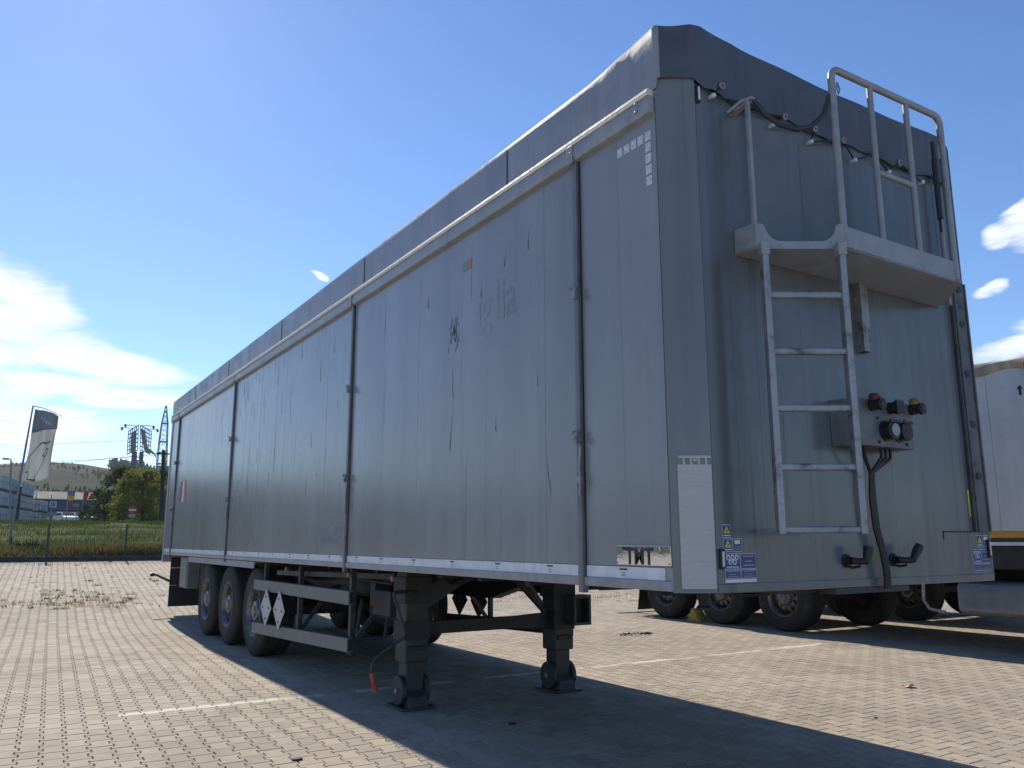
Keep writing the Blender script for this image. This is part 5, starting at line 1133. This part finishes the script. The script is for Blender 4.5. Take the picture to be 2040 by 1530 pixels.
# utility pole and power lines
YU = 60; tp = at(326,897,YU); zb_ = float(land(7.4,YU)); R_ = empty('utility_pole', (at(321,1047,YU)[0],YU,zb_)); tag(R_, 'dark wooden utility pole with side stay beside the rear of the grey trailer', 'pole')
M_WP = mat('dark_wood', (0.03,0.032,0.035), .9); mb = MB(); mb.tube([(at(321,1047,YU)[0],YU,zb_-.2),(tp[0],YU,tp[2])], [.17,.12], 10); obj('pole', mb, M_WP, R_)
mb = MB(); a = at(324,935,YU); b = at(331,950,YU); mb.beam(tuple(a), (b[0]+.3,YU,b[2]-.9), .08, .08); mb.beam((tp[0]-.5,YU,tp[2]-.25),(tp[0]+.5,YU,tp[2]-.25),.09,.09); obj('stay', mb, M_WP, R_)
def wire(a, b, sag, label):
    mb = MB(); a = np.array(a); b = np.array(b); n_ = 24; mb.tube([tuple(a+(b-a)*k/n_-np.array([0,0,sag*4*(k/n_)*(1-k/n_)])) for k in range(n_+1)], .014, 4, False); o = obj('power_line', mb, M_WP); tag(o, label, 'cable', 'overhead power lines')
mt = (at(331,812,YM)[0],YM,32.2)
for (p0, p1, Y0, Y1, sg, lab) in (((-240,838),(331,812),150,200,1.2,'thin overhead line running from the tip of the lattice mast'),((-240,893),(326,868),90,200,.6,'lower of two overhead lines meeting the lattice mast halfway up'),((-240,885),(326,872),90,200,.5,'upper of two overhead lines meeting the lattice mast halfway up'),((-240,932),(326,902),80,60,.4,'overhead line hanging from the crossarm of the dark utility pole'),((-240,925),(330,905),85,60,.3,'overhead line from just below the top of the dark utility pole')):
    wire(at(*p0,Y0), at(*p1,Y1), sg, lab)
# slim street lamps
for (px_, pyt, Y, armpx, lab) in ((22,915,58,-8,'slim grey street lamp beside the pallet row'),(103,985,95,0,'thin grey pole in front of the shed and blue building')):
    t_ = at(px_,pyt,Y); x, z = stand(px_-3,Y); R_ = empty('street_lamp' if armpx else 'thin_pole', (x,Y,z)); tag(R_, lab, 'lamp' if armpx else 'pole')
    mb = MB(); mb.tube([(x,Y,z-.1),(t_[0],Y,t_[2])], [.07,.045], 8); obj('pole', mb, M_POLE, R_)
    if armpx: mb = MB(); a = at(px_+armpx,pyt-1,Y); mb.tube([tuple(t_),tuple(a)], .035, 6); mb.box(a[0]-.25,a[0]+.1,Y-.1,Y+.1,a[2]-.06,a[2]+.05); obj('lamp_head', mb, M_GALV, R_)

# ------------------------------------------------------------------ trees
def leaf_mesh(name, clumps, per, size, squash=.75):
    n_ = len(clumps)*per; c = np.repeat(np.array([k[:3] for k in clumps]), per, 0); r = np.repeat(np.array([k[3] for k in clumps]), per)
    d = rng.normal(size=(n_,3)); d /= np.linalg.norm(d,axis=1)[:,None]; d *= (rng.random(n_)**.45*r)[:,None]; d[:,2] *= squash; c = c+d
    a = rng.normal(size=(n_,3)); a /= np.linalg.norm(a,axis=1)[:,None]; b = np.cross(a, rng.normal(size=(n_,3))); b /= np.linalg.norm(b,axis=1)[:,None]
    s_ = (size*rng.uniform(.6,1.3,n_))[:,None]; V = np.stack([c-a*s_, c+b*s_*.55, c+a*s_, c-b*s_*.55], 1).reshape(-1,3)
    me = bpy.data.meshes.new(name); me.from_pydata(V.tolist(), [], np.arange(n_*4).reshape(-1,4).tolist()); me.update(); return me
M_BARK = mat('bark', (0.07,0.055,0.04), .9, 0, .3, 3)
def tree(name, label, x, Y, h, wdt, cols, nclump, per, lsize, low=.12, group=None):
    z = float(land(x,Y)); R_ = empty(name, (x,Y,z)); tag(R_, label, 'tree', group)
    mb = MB(); mb.tube([(x,Y,z-.1),(x+.1,Y,z+h*.3),(x-.05,Y,z+h*.6),(x,Y,z+h*.85)], [h*.035,h*.028,h*.018,h*.006], 8); tk_ = obj('trunk', mb, M_BARK, R_, smooth=True)
    cl = []; lb = MB()
    for k in range(nclump):
        a = random.uniform(0,6.283); t = low+(1-low)*random.random(); prof_ = math.sin(min(1,max(0.02,(t-low)/(1-low)))**.62*math.pi*.93)**.7; rr = wdt*.5*prof_*random.random()**.5
        c = (x+rr*math.cos(a), Y+rr*math.sin(a), z+h*t*.97); cl.append((*c, wdt*random.uniform(.07,.15)))
        if k % 6 == 0: zz = z+h*max(.1,t*.6); lb.tube([(x,Y,zz),((x+c[0])/2,(Y+c[1])/2,(zz+c[2])/2+.1),c], [h*.012,h*.008,h*.003], 5)
    obj('limbs', lb, M_BARK, tk_); obj('crown', leaf_mesh('crown', cl, per, lsize), blade_mat('leaf_'+str(len(bpy.data.materials)), *cols), R_)
tree('leafy_tree', 'dark green leafy tree standing behind the brighter bush by the billboard leg', at(246,1000,88)[0], 88, 5.7, 5.6, ((0.04,0.065,0.022),(0.07,0.09,0.03)), 110, 75, .14)
tree('leafy_tree', 'bright yellow green bushy tree behind the no entry sign', at(284,1000,75)[0], 75, 4.6, 6.0, ((0.13,0.16,0.03),(0.22,0.23,0.05)), 120, 80, .12, .03)
tree('leafy_tree', 'dark tree half hidden by the rear end of the grey trailer', at(322,1000,82)[0], 82, 5.2, 3.6, ((0.022,0.035,0.015),(0.04,0.05,0.02)), 60, 70, .13, .05)
tree('low_bush', 'low dark bush between the blue building and the trees', at(205,1040,90)[0], 90, 2.4, 5.0, ((0.03,0.05,0.02),(0.06,0.08,0.03)), 50, 60, .12, .03)
# ridge wood and scrub on the hillside
def far_wood(spots, hmin, hmax, name, label, cols, conif=.5):
    cl = []
    for (x, y) in spots:
        h = random.uniform(hmin,hmax); z = hill_z(x,y)
        for k in range(7): t = k/6; cl.append((x,y,z+h*(.15+.8*t),h*.30*(1-.75*t if conif > random.random() else math.sin(.5+t*2.3))))
    o = obj(name, leaf_mesh(name, cl, 12, hmax*.10, .9), blade_mat(name+'_leaf', *cols), kind='stuff'); o['label'] = label; o['category'] = 'woodland'
rs = []
for k in range(170):
    px_ = random.uniform(218, 420); x = at(px_, 930, 640+random.uniform(-10,6))[0]; rs.append((x, 640+random.uniform(-14,6)))
far_wood(rs, 3.5, 7.5, 'ridge_wood', 'dark line of conifers along the ridge of the hill', ((0.018,0.03,0.016),(0.03,0.04,0.02)))
rs = []
for k in range(6000):
    y = 185+415*random.random()**1.5; px_ = random.uniform(-500, 420); x = at(px_, 960, y)[0]
    if math.sin(x*.08+y*.021)+math.sin(x*.03-y*.05)+random.gauss(0,.5) > .35-(y < 330)*1.5+(y > 470)*.6: rs.append((x,y))
far_wood(rs, .7, 2.6, 'hillside_scrub', 'dark scrub and small trees scattered over the hillside', ((0.028,0.045,0.02),(0.05,0.065,0.028)), .1)

# ------------------------------------------------------------------ summer haze
mb = MB(); mb.box(-2600, 2600, -1600, 1600, -3, 95)
hm = bpy.data.materials.new('haze_air'); hm.use_nodes = True; ht = NT(hm.node_tree); ht.n.clear()
ho = ht.node('ShaderNodeOutputMaterial'); hv_ = ht.node('ShaderNodeVolumePrincipled', inp={'Color': (0.78,0.88,1.0), 'Density': 0.00018, 'Anisotropy': 0.2}); ht.l.new(hv_.outputs[0], ho.inputs['Volume'])
o = obj('haze', mb, hm, kind='stuff'); o['label'] = 'thin summer haze over the valley'; o['category'] = 'haze'
